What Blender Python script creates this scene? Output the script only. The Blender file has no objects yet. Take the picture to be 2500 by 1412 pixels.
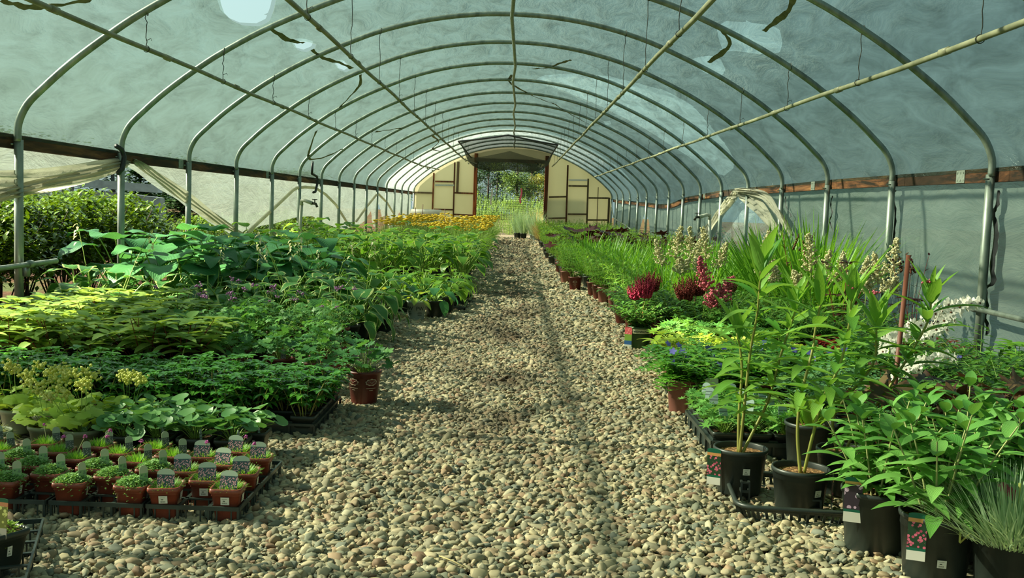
import bpy, math, random
from mathutils import Vector, Matrix, noise
V = Vector
PI = math.pi
sc = bpy.context.scene
COL = sc.collection
F = 2500.0
PITCH = math.atan2(204.0, F)
ROLL = 0.036
EYE = 1.0
XC = -0.076          # centre line of the house
HALF = 3.05          # half width at the posts
S = 1.68             # hoop spacing
HOOPS = [(3.85 + k) * S for k in range(-3, 16)]
YEND = 18.85 * S

def ray(px, py):
    # direction in the world of a photo pixel (used only to read off true distances)
    x, y = (px - 1250.0) / F, -(py - 706.0) / F
    c, s = math.cos(ROLL), math.sin(ROLL)
    x, y = x * c - y * s, x * s + y * c
    cp, sp = math.cos(PITCH), math.sin(PITCH)
    return V((x, cp + y * sp, -sp + y * cp))
def on_z(px, py, z=0.0):
    d = ray(px, py); t = (z - EYE) / d.z
    return V((d.x * t, d.y * t, z))
def on_y(px, py, Y):
    d = ray(px, py); t = Y / d.y
    return V((d.x * t, Y, EYE + d.z * t))
def on_x(px, py, X):
    d = ray(px, py); t = X / d.x
    return V((X, d.y * t, EYE + d.z * t))

# ---------------------------------------------------------------- mesh building
class MB:
    def __init__(self):
        self.v = []; self.f = []; self.a = []; self.smooth = True; self.m = []; self.mi = 0
    def vert(self, p, u=0.0, w=0.0, t=0.5):
        self.v.append((p[0], p[1], p[2])); self.a.append((u, w, t)); return len(self.v) - 1
    def face(self, *ids):
        self.f.append(ids); self.m.append(self.mi)
    def box(self, c, s, rz=0.0, t=0.5):
        cx, cy, cz = c; hx, hy, hz = s[0] / 2, s[1] / 2, s[2] / 2
        co, si = math.cos(rz), math.sin(rz)
        b = len(self.v)
        for dz in (-hz, hz):
            for dx, dy in ((-hx, -hy), (hx, -hy), (hx, hy), (-hx, hy)):
                self.vert((cx + dx * co - dy * si, cy + dx * si + dy * co, cz + dz), 0, 0, t)
        for q in ((0, 3, 2, 1), (4, 5, 6, 7), (0, 1, 5, 4), (1, 2, 6, 5), (2, 3, 7, 6), (3, 0, 4, 7)):
            self.face(*[b + i for i in q])
    def beam(self, p, q, w, h, t=0.5):
        # a square bar from p to q
        p, q = V(p), V(q); d = (q - p).normalized()
        up = V((0, 0, 1)) if abs(d.z) < 0.9 else V((0, 1, 0))
        s = d.cross(up).normalized(); n = s.cross(d).normalized()
        b = len(self.v)
        for e in (p, q):
            for i, j in ((-1, -1), (1, -1), (1, 1), (-1, 1)):
                self.vert(e + s * (i * w / 2) + n * (j * h / 2), 0, 0, t)
        for k in ((0, 1, 2, 3), (7, 6, 5, 4), (0, 4, 5, 1), (1, 5, 6, 2), (2, 6, 7, 3), (3, 7, 4, 0)):
            self.face(*[b + i for i in k])
    def tube(self, pts, r0, r1=None, n=6, cap=True, t=0.5):
        pts = [V(p) for p in pts]; m = len(pts)
        if r1 is None: r1 = r0
        ref = None; b = len(self.v)
        for i, p in enumerate(pts):
            d = (pts[min(i + 1, m - 1)] - pts[max(i - 1, 0)])
            if d.length < 1e-9: d = V((0, 0, 1))
            d.normalize()
            if ref is None:
                ref = d.cross(V((0, 1, 0)) if abs(d.y) < 0.8 else V((1, 0, 0))).normalized()
            else:
                ref = (ref - d * ref.dot(d)).normalized()
            s = d.cross(ref); r = r0 + (r1 - r0) * i / max(1, m - 1)
            if callable(r0): r = r0(i)
            for k in range(n):
                a = 2 * PI * k / n
                self.vert(p + (ref * math.cos(a) + s * math.sin(a)) * r, i / max(1, m - 1), 0, t)
        for i in range(m - 1):
            for k in range(n):
                k2 = (k + 1) % n
                self.face(b + i * n + k, b + i * n + k2, b + (i + 1) * n + k2, b + (i + 1) * n + k)
        if cap and n > 2:
            self.face(*[b + k for k in reversed(range(n))]); self.face(*[b + (m - 1) * n + k for k in range(n)])
    def lathe(self, prof, n=24, c=(0, 0, 0), t=0.5, sq=0.0):
        # sq > 0 : rounded square section
        b = len(self.v)
        for (r, z) in prof:
            for k in range(n):
                a = 2 * PI * (k + 0.5) / n
                ca, sa = math.cos(a), math.sin(a)
                if sq:
                    e = sq
                    x = math.copysign(abs(ca) ** e, ca) * r; y = math.copysign(abs(sa) ** e, sa) * r
                else: x, y = ca * r, sa * r
                self.vert((c[0] + x, c[1] + y, c[2] + z), k / n, z, t)
        for i in range(len(prof) - 1):
            for k in range(n):
                k2 = (k + 1) % n
                self.face(b + i * n + k, b + i * n + k2, b + (i + 1) * n + k2, b + (i + 1) * n + k)
    def disc(self, c, r, n=20, sq=0.0, bump=0.0, rnd=None):
        b = self.vert(c); ids = []
        for k in range(n):
            a = 2 * PI * (k + 0.5) / n; ca, sa = math.cos(a), math.sin(a)
            if sq:
                e = sq
                x = math.copysign(abs(ca) ** e, ca) * r; y = math.copysign(abs(sa) ** e, sa) * r
            else: x, y = ca * r, sa * r
            ids.append(self.vert((c[0] + x, c[1] + y, c[2]), 0, 0, .5))
        for k in range(n): self.face(b, ids[k], ids[(k + 1) % n])
    def grid(self, rows, t=0.5, closed=False):
        b = len(self.v); nr = len(rows); nc = len(rows[0])
        for i, r in enumerate(rows):
            for j, p in enumerate(r): self.vert(p, i / max(1, nr - 1), j / max(1, nc - 1), t)
        for i in range(nr - 1):
            for j in range(nc - 1):
                self.face(b + i * nc + j, b + i * nc + j + 1, b + (i + 1) * nc + j + 1, b + (i + 1) * nc + j)
    def ball(self, c, r, t=0.5, jit=0.0, rnd=random, sz=1.0):
        b = len(self.v); g = (1 + 5 ** .5) / 2
        for p in ((-1, g, 0), (1, g, 0), (-1, -g, 0), (1, -g, 0), (0, -1, g), (0, 1, g), (0, -1, -g), (0, 1, -g), (g, 0, -1), (g, 0, 1), (-g, 0, -1), (-g, 0, 1)):
            q = V(p).normalized() * r * (1 + (rnd.random() - .5) * jit)
            self.vert((c[0] + q.x, c[1] + q.y, c[2] + q.z * sz), 0.5, 0, t)
        for f in ((0,11,5),(0,5,1),(0,1,7),(0,7,10),(0,10,11),(1,5,9),(5,11,4),(11,10,2),(10,7,6),(7,1,8),(3,9,4),(3,4,2),(3,2,6),(3,6,8),(3,8,9),(4,9,5),(2,4,11),(6,2,10),(8,6,7),(9,8,1)):
            self.face(*[b + i for i in f])
    # leaves -----------------------------------------------------------
    def leaf(self, p, d, up, L, W, prof, seg=5, bend=0.6, fold=0.25, t=0.5, cup=0.0, wave=0.0, wide=2):
        p, d, up = V(p), V(d).normalized(), V(up)
        side = d.cross(up)
        if side.length < 1e-4: side = d.cross(V((1, 0.3, 0)))
        side.normalize(); n = side.cross(d).normalized()
        rows = []; b = len(self.v); step = L / seg
        ph = p.x * 37 + p.y * 51
        for i in range(seg + 1):
            s = i / seg; w = W * 0.5 * prof(s)
            for j in range(-wide // 2, wide // 2 + 1):
                x = 2.0 * j / wide
                q = p + side * (x * w) + n * (abs(x) * w * fold - cup * x * x * w + wave * W * math.sin(s * 11 + ph + (2 if x > 0 else 0)) * abs(x))
                self.vert(q, s, x, t)
            a = -bend / seg
            d = (d * math.cos(a) + n * math.sin(a)).normalized(); n = side.cross(d).normalized()
            p = p + d * step
        nc = wide + 1
        for i in range(seg):
            for j in range(wide):
                self.face(b + i * nc + j, b + i * nc + j + 1, b + (i + 1) * nc + j + 1, b + (i + 1) * nc + j)
    def fan(self, p, d, n, outline, R, t=0.5, cup=0.1, wave=0.0):
        # lobed leaf: outline = [(angle, radius)], angle 0 = tip, attached at the notch
        p, n = V(p), V(n).normalized(); d = V(d); d = (d - n * d.dot(n)).normalized(); s = d.cross(n)
        b = self.vert(p, 0.0, 0.0, t); ids = []
        for k, (a, r) in enumerate(outline):
            q = p + (d * math.cos(a) + s * math.sin(a)) * r * R + n * (cup * R * r * r + wave * R * math.sin(k * 2.1))
            ids.append(self.vert(q, 1.0, math.sin(a), t))
        for k in range(len(ids) - 1): self.face(b, ids[k + 1], ids[k])
    def build(self, name, mats, smooth=True):
        me = bpy.data.meshes.new(name)
        me.from_pydata(self.v, [], self.f)
        at = me.attributes.new('lf', 'FLOAT_VECTOR', 'POINT')
        at.data.foreach_set('vector', [c for a in self.a for c in a])
        if not isinstance(mats, (list, tuple)): mats = [mats]
        for m in mats: me.materials.append(m)
        if len(mats) > 1: me.polygons.foreach_set('material_index', self.m)
        if smooth: me.polygons.foreach_set('use_smooth', [True] * len(self.f))
        me.update()
        return me

def link(name, data, parent=None, loc=None, rot=None, scale=None):
    o = bpy.data.objects.new(name, data); COL.objects.link(o)
    if parent is not None: o.parent = parent
    if loc is not None: o.location = loc
    if rot is not None: o.rotation_euler = rot
    if scale is not None: o.scale = (scale,) * 3 if isinstance(scale, (int, float)) else scale
    return o
def tag(o, label, cat=None, group=None, kind=None):
    if label: o['label'] = label
    if cat: o['category'] = cat
    if group: o['group'] = group
    if kind: o['kind'] = kind
    return o
def thing(name, label, cat, loc=(0, 0, 0), rz=0.0, group=None, scale=None):
    return tag(link(name, None, None, loc, (0, 0, rz), scale), label, cat, group)
def struct(name, me, label=None, parent=None):
    o = link(name, me, parent)
    if parent is None: o['kind'] = 'structure'
    if label: o['label'] = label
    return o
ORD = ['zeroth', 'first', 'second', 'third', 'fourth', 'fifth', 'sixth', 'seventh', 'eighth', 'ninth', 'tenth', 'eleventh', 'twelfth', 'thirteenth', 'fourteenth', 'fifteenth', 'sixteenth', 'seventeenth', 'eighteenth', 'nineteenth', 'twentieth', 'twenty-first', 'twenty-second', 'twenty-third', 'twenty-fourth', 'twenty-fifth']

# ---------------------------------------------------------------- materials
def newmat(name):
    m = bpy.data.materials.new(name); m.use_nodes = True
    nt = m.node_tree; nt.nodes.clear()
    return m, nt, nt.nodes, nt.links
def node(nt, typ, **kw):
    n = nt.nodes.new(typ)
    for k, v in kw.items():
        if k in n.inputs.keys() if isinstance(k, str) else False: n.inputs[k].default_value = v
        else: setattr(n, k, v)
    return n
def c4(c): return (c[0], c[1], c[2], 1.0)
def rgb(r, g, b):
    f = lambda x: ((x / 255) / 12.92) if x / 255 <= 0.04045 else (((x / 255) + 0.055) / 1.055) ** 2.4
    return (f(r), f(g), f(b))
def mixc(nt, fac, a, b, mode='MIX'):
    n = nt.nodes.new('ShaderNodeMix'); n.data_type = 'RGBA'; n.blend_type = mode
    for sock, v in ((0, fac), (6, a), (7, b)):
        if hasattr(v, 'is_linked') or hasattr(v, 'links'): nt.links.new(v, n.inputs[sock])
        else: n.inputs[sock].default_value = v if sock == 0 else c4(v)
    return n.outputs[2]
def math_(nt, op, a, b=None, c=None, clamp=False):
    n = nt.nodes.new('ShaderNodeMath'); n.operation = op; n.use_clamp = clamp
    for i, v in enumerate((a, b, c)):
        if v is None: continue
        if hasattr(v, 'links'): nt.links.new(v, n.inputs[i])
        else: n.inputs[i].default_value = v
    return n.outputs[0]
def ramp(nt, fac, stops, interp='LINEAR'):
    n = nt.nodes.new('ShaderNodeValToRGB'); n.color_ramp.interpolation = interp
    e = n.color_ramp.elements
    while len(e) < len(stops): e.new(0.5)
    for i, (p, c) in enumerate(stops): e[i].position = p; e[i].color = c4(c) if len(c) == 3 else c
    nt.links.new(fac, n.inputs[0]); return n.outputs[0]
def tex(nt, kind='Noise', scale=5.0, detail=3.0, co='Object', stretch=None, rough=0.5, dist=0.0, out=0):
    tc = nt.nodes.new('ShaderNodeTexCoord')
    src = tc.outputs[co]
    if stretch:
        mp = nt.nodes.new('ShaderNodeMapping'); mp.inputs['Scale'].default_value = stretch
        nt.links.new(src, mp.inputs[0]); src = mp.outputs[0]
    n = nt.nodes.new('ShaderNodeTex' + kind)
    nt.links.new(src, n.inputs['Vector'])
    n.inputs['Scale'].default_value = scale
    if kind == 'Noise':
        n.inputs['Detail'].default_value = detail; n.inputs['Roughness'].default_value = rough; n.inputs['Distortion'].default_value = dist
    if kind == 'Wave':
        n.inputs['Distortion'].default_value = dist; n.inputs['Detail'].default_value = detail
    return n.outputs[out]
def bump(nt, h, strength=0.3, dist=0.01, base=None):
    n = nt.nodes.new('ShaderNodeBump'); n.inputs['Strength'].default_value = strength; n.inputs['Distance'].default_value = dist
    nt.links.new(h, n.inputs['Height'])
    if base: nt.links.new(base, n.inputs['Normal'])
    return n.outputs[0]
def out(nt, sh):
    o = nt.nodes.new('ShaderNodeOutputMaterial'); nt.links.new(sh, o.inputs[0])
def principled(nt, col, rough=0.5, metal=0.0, spec=0.5, nrm=None):
    n = nt.nodes.new('ShaderNodeBsdfPrincipled')
    if hasattr(col, 'links'): nt.links.new(col, n.inputs['Base Color'])
    else: n.inputs['Base Color'].default_value = c4(col)
    if hasattr(rough, 'links'): nt.links.new(rough, n.inputs['Roughness'])
    else: n.inputs['Roughness'].default_value = rough
    n.inputs['Metallic'].default_value = metal; n.inputs['Specular IOR Level'].default_value = spec
    if nrm: nt.links.new(nrm, n.inputs['Normal'])
    return n.outputs[0]
def mixs(nt, fac, a, b):
    n = nt.nodes.new('ShaderNodeMixShader')
    if hasattr(fac, 'links'): nt.links.new(fac, n.inputs[0])
    else: n.inputs[0].default_value = fac
    nt.links.new(a, n.inputs[1]); nt.links.new(b, n.inputs[2]); return n.outputs[0]
def bsdf(nt, kind, col, nrm=None):
    n = nt.nodes.new('ShaderNodeBsdf' + kind)
    if hasattr(col, 'links'): nt.links.new(col, n.inputs[0])
    else: n.inputs[0].default_value = c4(col)
    if nrm and 'Normal' in n.inputs.keys(): nt.links.new(nrm, n.inputs['Normal'])
    return n.outputs[0]
def lf(nt):
    a = nt.nodes.new('ShaderNodeAttribute'); a.attribute_name = 'lf'
    s = nt.nodes.new('ShaderNodeSeparateXYZ'); nt.links.new(a.outputs['Vector'], s.inputs[0])
    return s.outputs
def orand(nt):
    return nt.nodes.new('ShaderNodeObjectInfo').outputs['Random']

def m_plain(name, col, rough=0.5, metal=0.0, spec=0.5, var=0.15, vscale=8.0, bmp=0.0, bscale=60.0):
    m, nt, N, L = newmat(name)
    f = tex(nt, 'Noise', vscale, 4)
    dark = tuple(c * (1 - var) for c in col); lite = tuple(min(1, c * (1 + var)) for c in col)
    c = ramp(nt, f, [(0.3, dark), (0.7, lite)])
    nrm = bump(nt, tex(nt, 'Noise', bscale, 3), bmp, 0.005) if bmp else None
    out(nt, principled(nt, c, rough, metal, spec, nrm)); return m

def m_leaf(name, a, b, rough=0.42, trans=0.35, margin=None, mthr=0.72, centre=None, veins=0.0, spec=0.4, tcol=None, hue=0.12, tipc=None):
    # a..b : darker and lighter leaf colour; the tint of each leaf picks between them
    m, nt, N, L = newmat(name)
    u, v, t = lf(nt)
    r = orand(nt)
    k = math_(nt, 'ADD', math_(nt, 'MULTIPLY', t, 0.75), math_(nt, 'MULTIPLY', r, 0.25))
    c = ramp(nt, k, [(0.05, a), (0.95, b)])
    av = math_(nt, 'ABSOLUTE', v)
    if margin:
        nz = tex(nt, 'Noise', 45, 2)
        th = math_(nt, 'ADD', av, math_(nt, 'MULTIPLY', math_(nt, 'SUBTRACT', nz, 0.5), 0.35))
        g = math_(nt, 'GREATER_THAN', th, mthr)
        c = mixc(nt, g, c, margin)
    if centre:
        g = math_(nt, 'LESS_THAN', av, 0.35); c = mixc(nt, g, c, centre)
    if tipc:
        g = math_(nt, 'MULTIPLY', math_(nt, 'POWER', u, 3.0), 0.7); c = mixc(nt, g, c, tipc)
    nrm = None
    if veins:
        w = math_(nt, 'SINE', math_(nt, 'MULTIPLY', math_(nt, 'SUBTRACT', u, math_(nt, 'MULTIPLY', av, 0.35)), 75.0 if veins < 1 else 22.0))
        w2 = math_(nt, 'MULTIPLY', math_(nt, 'POWER', math_(nt, 'SUBTRACT', 1.0, av), 6.0), -1.5)
        nrm = bump(nt, math_(nt, 'ADD', w, w2), 0.16, 0.0035 * min(veins, 1))
    p = principled(nt, c, rough, 0, spec, nrm)
    tc = mixc(nt, 0.5, c, tcol if tcol else tuple(min(1, x * 1.0) for x in (b[0] * 1.6, b[1] * 1.5, b[2] * 0.6)))
    tr = bsdf(nt, 'Translucent', tc, nrm)
    out(nt, mixs(nt, trans, p, tr)); return m
M = {}
# --- the house
def mk_galv():
    m, nt, N, L = newmat('galvanised_steel')
    n1 = tex(nt, 'Noise', 18, 4, stretch=(1, 1, .35)); c = ramp(nt, n1, [(0.3, rgb(112, 124, 114)), (0.75, rgb(160, 172, 160))])
    out(nt, principled(nt, c, 0.42, 0.55, 0.5, bump(nt, tex(nt, 'Noise', 120, 2), 0.08, 0.002))); return m
M['galv'] = mk_galv()
def mk_purlin():
    m, nt, N, L = newmat('dull_pvc_pipe')
    c = ramp(nt, tex(nt, 'Noise', 6, 4), [(0.3, rgb(104, 108, 82)), (0.75, rgb(150, 152, 122))])
    out(nt, principled(nt, c, 0.5, 0, 0.4)); return m
M['purlin'] = mk_purlin()
M['wire'] = m_plain('dark_wire', rgb(48, 54, 46), 0.6, 0.3)
def mk_wood(name, a, b, dark, sc_=(1, .12, 1), scale=9):
    m, nt, N, L = newmat(name)
    g = tex(nt, 'Noise', scale, 6, stretch=sc_, dist=1.2, rough=.65)
    c = ramp(nt, g, [(0.40, dark), (0.52, a), (0.70, b)])
    g2 = tex(nt, 'Noise', 3.0, 5, stretch=sc_); c = mixc(nt, ramp(nt, g2, [(.44, (0, 0, 0)), (.56, (.85, .85, .85))]), c, dark)
    out(nt, principled(nt, c, 0.75, 0, 0.2, bump(nt, g, 0.5, 0.004))); return m
M['board'] = mk_wood('weathered_red_board', rgb(98, 64, 40), rgb(160, 112, 70), rgb(36, 30, 22))
M['stud'] = mk_wood('stained_stud_wood', rgb(122, 74, 42), rgb(160, 104, 62), rgb(70, 46, 30), (1, 1, .15))
M['studg'] = mk_wood('grey_stud_wood', rgb(120, 104, 74), rgb(150, 138, 100), rgb(84, 70, 48), (1, 1, .15))
M['jamb'] = mk_wood('orange_jamb_wood', rgb(140, 72, 34), rgb(178, 104, 56), rgb(74, 42, 26), (1, 1, .1))
def mk_film(name, diff, trans, transp, wr=1.0, col2=None, tr2=None, unshaded_from=None):
    # greenhouse film: soft see-through plastic with fine wrinkles
    m, nt, N, L = newmat(name)
    w1 = tex(nt, 'Noise', 5.0, 5, stretch=(1.0, .34, 1.0), dist=.7, rough=.68)
    nrm = bump(nt, w1, 0.9 * wr, 0.12)
    k = lf(nt)[2]
    tv = math_(nt, 'MULTIPLY_ADD', w1, 3.4 * wr * min(transp, .3), transp - 1.7 * wr * min(transp, .3), clamp=True)
    cd = mixc(nt, k, diff, col2 or diff)
    ct = mixc(nt, k, trans, tr2 or trans)
    wm = math_(nt, 'MULTIPLY_ADD', w1, 2.6, -.30, clamp=False)
    cw = nt.nodes.new('ShaderNodeCombineColor'); [L.new(wm, cw.inputs[i]) for i in range(3)]
    ct = mixc(nt, min(1.0, wr * .8), ct, mixc(nt, 1.0, ct, cw.outputs[0], 'MULTIPLY'))
    if unshaded_from:      # milkier film past the shade cloth, its unshaded brightness put into the colour
        g_ = math_(nt, 'GREATER_THAN', lf(nt)[1], unshaded_from)
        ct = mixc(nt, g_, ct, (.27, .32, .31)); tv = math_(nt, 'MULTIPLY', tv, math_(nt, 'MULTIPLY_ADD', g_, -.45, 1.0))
    a = mixs(nt, 0.62, bsdf(nt, 'Diffuse', cd, nrm), bsdf(nt, 'Translucent', ct, nrm))
    g = nt.nodes.new('ShaderNodeBsdfGlossy'); g.inputs['Roughness'].default_value = 0.3; g.inputs[0].default_value = (.8, .9, .85, 1); L.new(nrm, g.inputs['Normal'])
    a = mixs(nt, 0.06, a, g.outputs[0])
    t = nt.nodes.new('ShaderNodeBsdfTransparent'); t.inputs[0].default_value = (.84, .96, .91, 1)
    out(nt, mixs(nt, tv, a, t.outputs[0])); return m
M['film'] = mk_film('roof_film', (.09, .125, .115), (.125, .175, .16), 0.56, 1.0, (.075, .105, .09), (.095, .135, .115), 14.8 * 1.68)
M['curtain'] = mk_film('side_film', (.24, .29, .26), (.135, .168, .145), 0.14, 0.42)
M['curtain_r'] = mk_film('right_side_film', (.21, .27, .24), (.30, .39, .34), 0.035, 0.42)  # same film as the left, made brighter in colour against weaker light
M['clear'] = mk_film('clear_outer_film', (.32, .42, .42), (.5, .62, .62), 0.42, 1.0)
M['fold'] = mk_film('rolled_film', (.60, .60, .48), (.62, .60, .45), 0.03, 0.5)
def mk_shade():
    m, nt, N, L = newmat('shade_cloth')
    d = bsdf(nt, 'Diffuse', rgb(40, 54, 50)); tr = bsdf(nt, 'Translucent', rgb(52, 68, 64))
    a = mixs(nt, 0.55, d, tr)
    t = nt.nodes.new('ShaderNodeBsdfTransparent'); t.inputs[0].default_value = (1, 1, 1, 1)
    out(nt, mixs(nt, 0.52, a, t.outputs[0])); return m
M['shade'] = mk_shade()
def mk_net(name, col, tr):
    m, nt, N, L = newmat(name)
    d = bsdf(nt, 'Diffuse', col); t = nt.nodes.new('ShaderNodeBsdfTransparent')
    b = tex(nt, 'Wave', 30, 0); k = math_(nt, 'MULTIPLY_ADD', b, 0.12, tr - .06)
    out(nt, mixs(nt, k, d, t.outputs[0])); return m
M['net'] = mk_net('dark_net', rgb(44, 50, 40), 0.30)
M['tape'] = m_plain('dark_torn_tape', rgb(104, 104, 76), 0.6, var=.4, vscale=20)
M['black_tape'] = m_plain('black_tape', rgb(30, 34, 36), 0.5, var=.5, vscale=40)
def mk_panel():
    m, nt, N, L = newmat('cream_wall_panel')
    g = tex(nt, 'Noise', 1.2, 4, stretch=(1, 1, .4))
    c = ramp(nt, g, [(.3, rgb(214, 214, 184)), (.7, rgb(230, 229, 202))])
    a = bsdf(nt, 'Diffuse', c); b = bsdf(nt, 'Translucent', mixc(nt, 0.5, c, rgb(206, 204, 170)))
    out(nt, mixs(nt, 0.5, a, b)); return m
M['panel'] = mk_panel()
M['pvc'] = m_plain('white_pvc', rgb(176, 180, 164), 0.45, var=.1)
M['brass'] = m_plain('dark_brass', rgb(58, 62, 50), 0.5, .4)
M['plate'] = m_plain('zinc_plate', rgb(150, 160, 148), 0.45, .5, var=.2, vscale=40)
# --- ground
def mk_pebble():
    m, nt, N, L = newmat('river_pebble')
    r = orand(nt)
    c = ramp(nt, r, [(0, rgb(158, 150, 122)), (.16, rgb(126, 128, 108)), (.28, rgb(176, 164, 130)), (.42, rgb(140, 134, 110)), (.56, rgb(184, 170, 138)), (.68, rgb(150, 132, 104)), (.80, rgb(116, 120, 106)), (.86, rgb(166, 140, 112)), (.93, rgb(190, 182, 152)), (.98, rgb(130, 106, 84))], 'CONSTANT')
    nz = tex(nt, 'Noise', 60, 4)
    c = mixc(nt, 1.0, c, ramp(nt, nz, [(.3, (.72, .72, .70)), (.7, (1.1, 1.1, 1.08))]), 'MULTIPLY')
    # trodden brown dirt along the middle of the path
    gm = nt.nodes.new('ShaderNodeNewGeometry'); sp = nt.nodes.new('ShaderNodeSeparateXYZ'); L.new(gm.outputs['Position'], sp.inputs[0])
    mp = nt.nodes.new('ShaderNodeMapping'); mp.inputs['Scale'].default_value = (1.6, .55, 1); L.new(gm.outputs['Position'], mp.inputs[0])
    n2 = nt.nodes.new('ShaderNodeTexNoise'); n2.inputs['Scale'].default_value = 1.5; n2.inputs['Detail'].default_value = 5; L.new(mp.outputs[0], n2.inputs['Vector'])
    dx = math_(nt, 'ABSOLUTE', math_(nt, 'SUBTRACT', sp.outputs[0], -0.02))
    near = math_(nt, 'SUBTRACT', 1.0, math_(nt, 'MULTIPLY', dx, 1.7), clamp=True)
    far = math_(nt, 'MULTIPLY', math_(nt, 'SUBTRACT', sp.outputs[1], 2.9), .5, clamp=True)
    k = math_(nt, 'MULTIPLY', math_(nt, 'MULTIPLY', near, far), math_(nt, 'MULTIPLY', math_(nt, 'SUBTRACT', n2.outputs[0], .42), 6.0, clamp=True))
    c = mixc(nt, math_(nt, 'MULTIPLY', k, .8), c, mixc(nt, .5, rgb(84, 64, 44), c, 'MULTIPLY'))
    out(nt, principled(nt, c, 0.72, 0, 0.3)); return m
M['pebble'] = mk_pebble()
def mk_base():
    m, nt, N, L = newmat('gravel_bed')
    tc = nt.nodes.new('ShaderNodeNewGeometry')
    v = nt.nodes.new('ShaderNodeTexVoronoi'); v.inputs['Scale'].default_value = 42; L.new(tc.outputs['Position'], v.inputs['Vector'])
    c = ramp(nt, v.outputs['Color'], [(.1, rgb(96, 94, 76)), (.5, rgb(138, 130, 106)), (.9, rgb(168, 158, 130))])
    v2 = math_(nt, 'SUBTRACT', 1.0, v.outputs['Distance'])
    c = mixc(nt, ramp(nt, v.outputs['Distance'], [(.35, (0, 0, 0)), (.75, (1, 1, 1))]), c, rgb(60, 54, 42))
    out(nt, principled(nt, c, 0.85, 0, 0.2, bump(nt, v2, 1.0, .02))); return m
M['gravel_base'] = mk_base()
def mk_out():
    m, nt, N, L = newmat('outside_soil')
    g = tex(nt, 'Noise', .8, 6)
    c = ramp(nt, g, [(.35, rgb(58, 38, 26)), (.5, rgb(78, 56, 36)), (.62, rgb(60, 72, 34))])
    out(nt, principled(nt, c, 0.9, 0, 0.1, bump(nt, tex(nt, 'Noise', 20, 5), .6, .05))); return m
M['soil_out'] = mk_out()
def mk_soil(name, a, b):
    m, nt, N, L = newmat(name)
    v = tex(nt, 'Voronoi', 120, out=1); c = ramp(nt, v, [(.2, a), (.8, b)])
    out(nt, principled(nt, c, 0.9, 0, 0.15, bump(nt, tex(nt, 'Noise', 90, 4), 1, .01))); return m
M['soil'] = mk_soil('potting_soil', rgb(38, 28, 20), rgb(92, 68, 44))
M['bark'] = mk_soil('bark_mulch', rgb(74, 50, 30), rgb(178, 138, 94))
# --- pots
M['black'] = m_plain('black_pot_plastic', rgb(44, 52, 47), 0.42, var=.25, vscale=14, spec=.45)
M['blackd'] = m_plain('black_tray_plastic', rgb(48, 58, 54), 0.34, var=.3, vscale=20, spec=.5)
M['red'] = m_plain('dark_red_pot_plastic', rgb(132, 64, 46), 0.40, var=.22, vscale=30, bmp=.25, bscale=30)
M['maroon'] = m_plain('maroon_pot_plastic', rgb(96, 40, 32), 0.42, var=.15)
M['dusty'] = m_plain('dusty_red_pot_plastic', rgb(132, 84, 72), 0.5, var=.15)
M['greypot'] = m_plain('pale_grey_pot_plastic', rgb(160, 172, 164), 0.45, var=.08)
M['sagepot'] = m_plain('sage_grey_pot_plastic', rgb(134, 144, 118), 0.5, var=.1)
M['greenpot'] = m_plain('green_pot_plastic', rgb(44, 78, 36), 0.4, var=.12)
M['cream'] = m_plain('cream_print', rgb(186, 190, 150), 0.5, var=.05)
M['ink'] = m_plain('dark_ink', rgb(28, 44, 36), 0.6, var=.05)
M['palep'] = m_plain('pale_print', rgb(168, 150, 128), 0.5, var=.25, vscale=60)
M['white'] = m_plain('white_print', rgb(214, 212, 196), 0.5, var=.03)
M['stake'] = m_plain('brown_stake', rgb(112, 62, 40), 0.6, var=.1)
M['dstake'] = m_plain('rusty_stake', rgb(86, 34, 24), 0.6, var=.1)
def mk_tag(name, stops, dots, dcol, arch=None, dscale=220):
    # printed label: bands by height (lf.y) and small printed blooms inside the picture band
    m, nt, N, L = newmat(name)
    u, v, t = lf(nt)
    base = ramp(nt, v, stops, 'CONSTANT')
    vo = nt.nodes.new('ShaderNodeTexVoronoi'); vo.inputs['Scale'].default_value = dscale
    tc = nt.nodes.new('ShaderNodeTexCoord'); L.new(tc.outputs['Object'], vo.inputs['Vector'])
    d = math_(nt, 'LESS_THAN', vo.outputs['Distance'], .42)
    lo, hi = dots
    ins = math_(nt, 'MULTIPLY', math_(nt, 'GREATER_THAN', v, lo), math_(nt, 'LESS_THAN', v, hi))
    dc = mixc(nt, vo.outputs['Color'], dcol, tuple(min(1, x * 1.8 + .1) for x in dcol))
    c = mixc(nt, math_(nt, 'MULTIPLY', d, ins), base, dc)
    if arch:
        inside = math_(nt, 'MULTIPLY', math_(nt, 'LESS_THAN', math_(nt, 'ABSOLUTE', math_(nt, 'SUBTRACT', u, .5)), .43), 1.0)
        c = mixc(nt, math_(nt, 'MULTIPLY', inside, ins), arch, c)
        out_ = ramp(nt, v, stops, 'CONSTANT')
        c = mixc(nt, ins, out_, c)
    out(nt, principled(nt, c, 0.4, 0, .4)); return m
M['tag_pink'] = mk_tag('wide_label_pink', [(0, rgb(200, 196, 182)), (.10, rgb(54, 84, 84)), (.72, rgb(190, 204, 178)), (.96, rgb(190, 204, 178))], (.10, .70), rgb(196, 130, 138), dscale=210)
M['tag_green'] = mk_tag('narrow_label_green', [(0, rgb(128, 166, 108)), (.66, rgb(180, 188, 150)), (.98, rgb(180, 188, 150))], (0, .62), rgb(52, 84, 50), dscale=160)
M['tag_dark'] = mk_tag('narrow_label_dark', [(0, rgb(70, 82, 74)), (.66, rgb(160, 172, 142)), (.98, rgb(160, 172, 142))], (0, .62), rgb(104, 106, 100), dscale=260)
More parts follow.
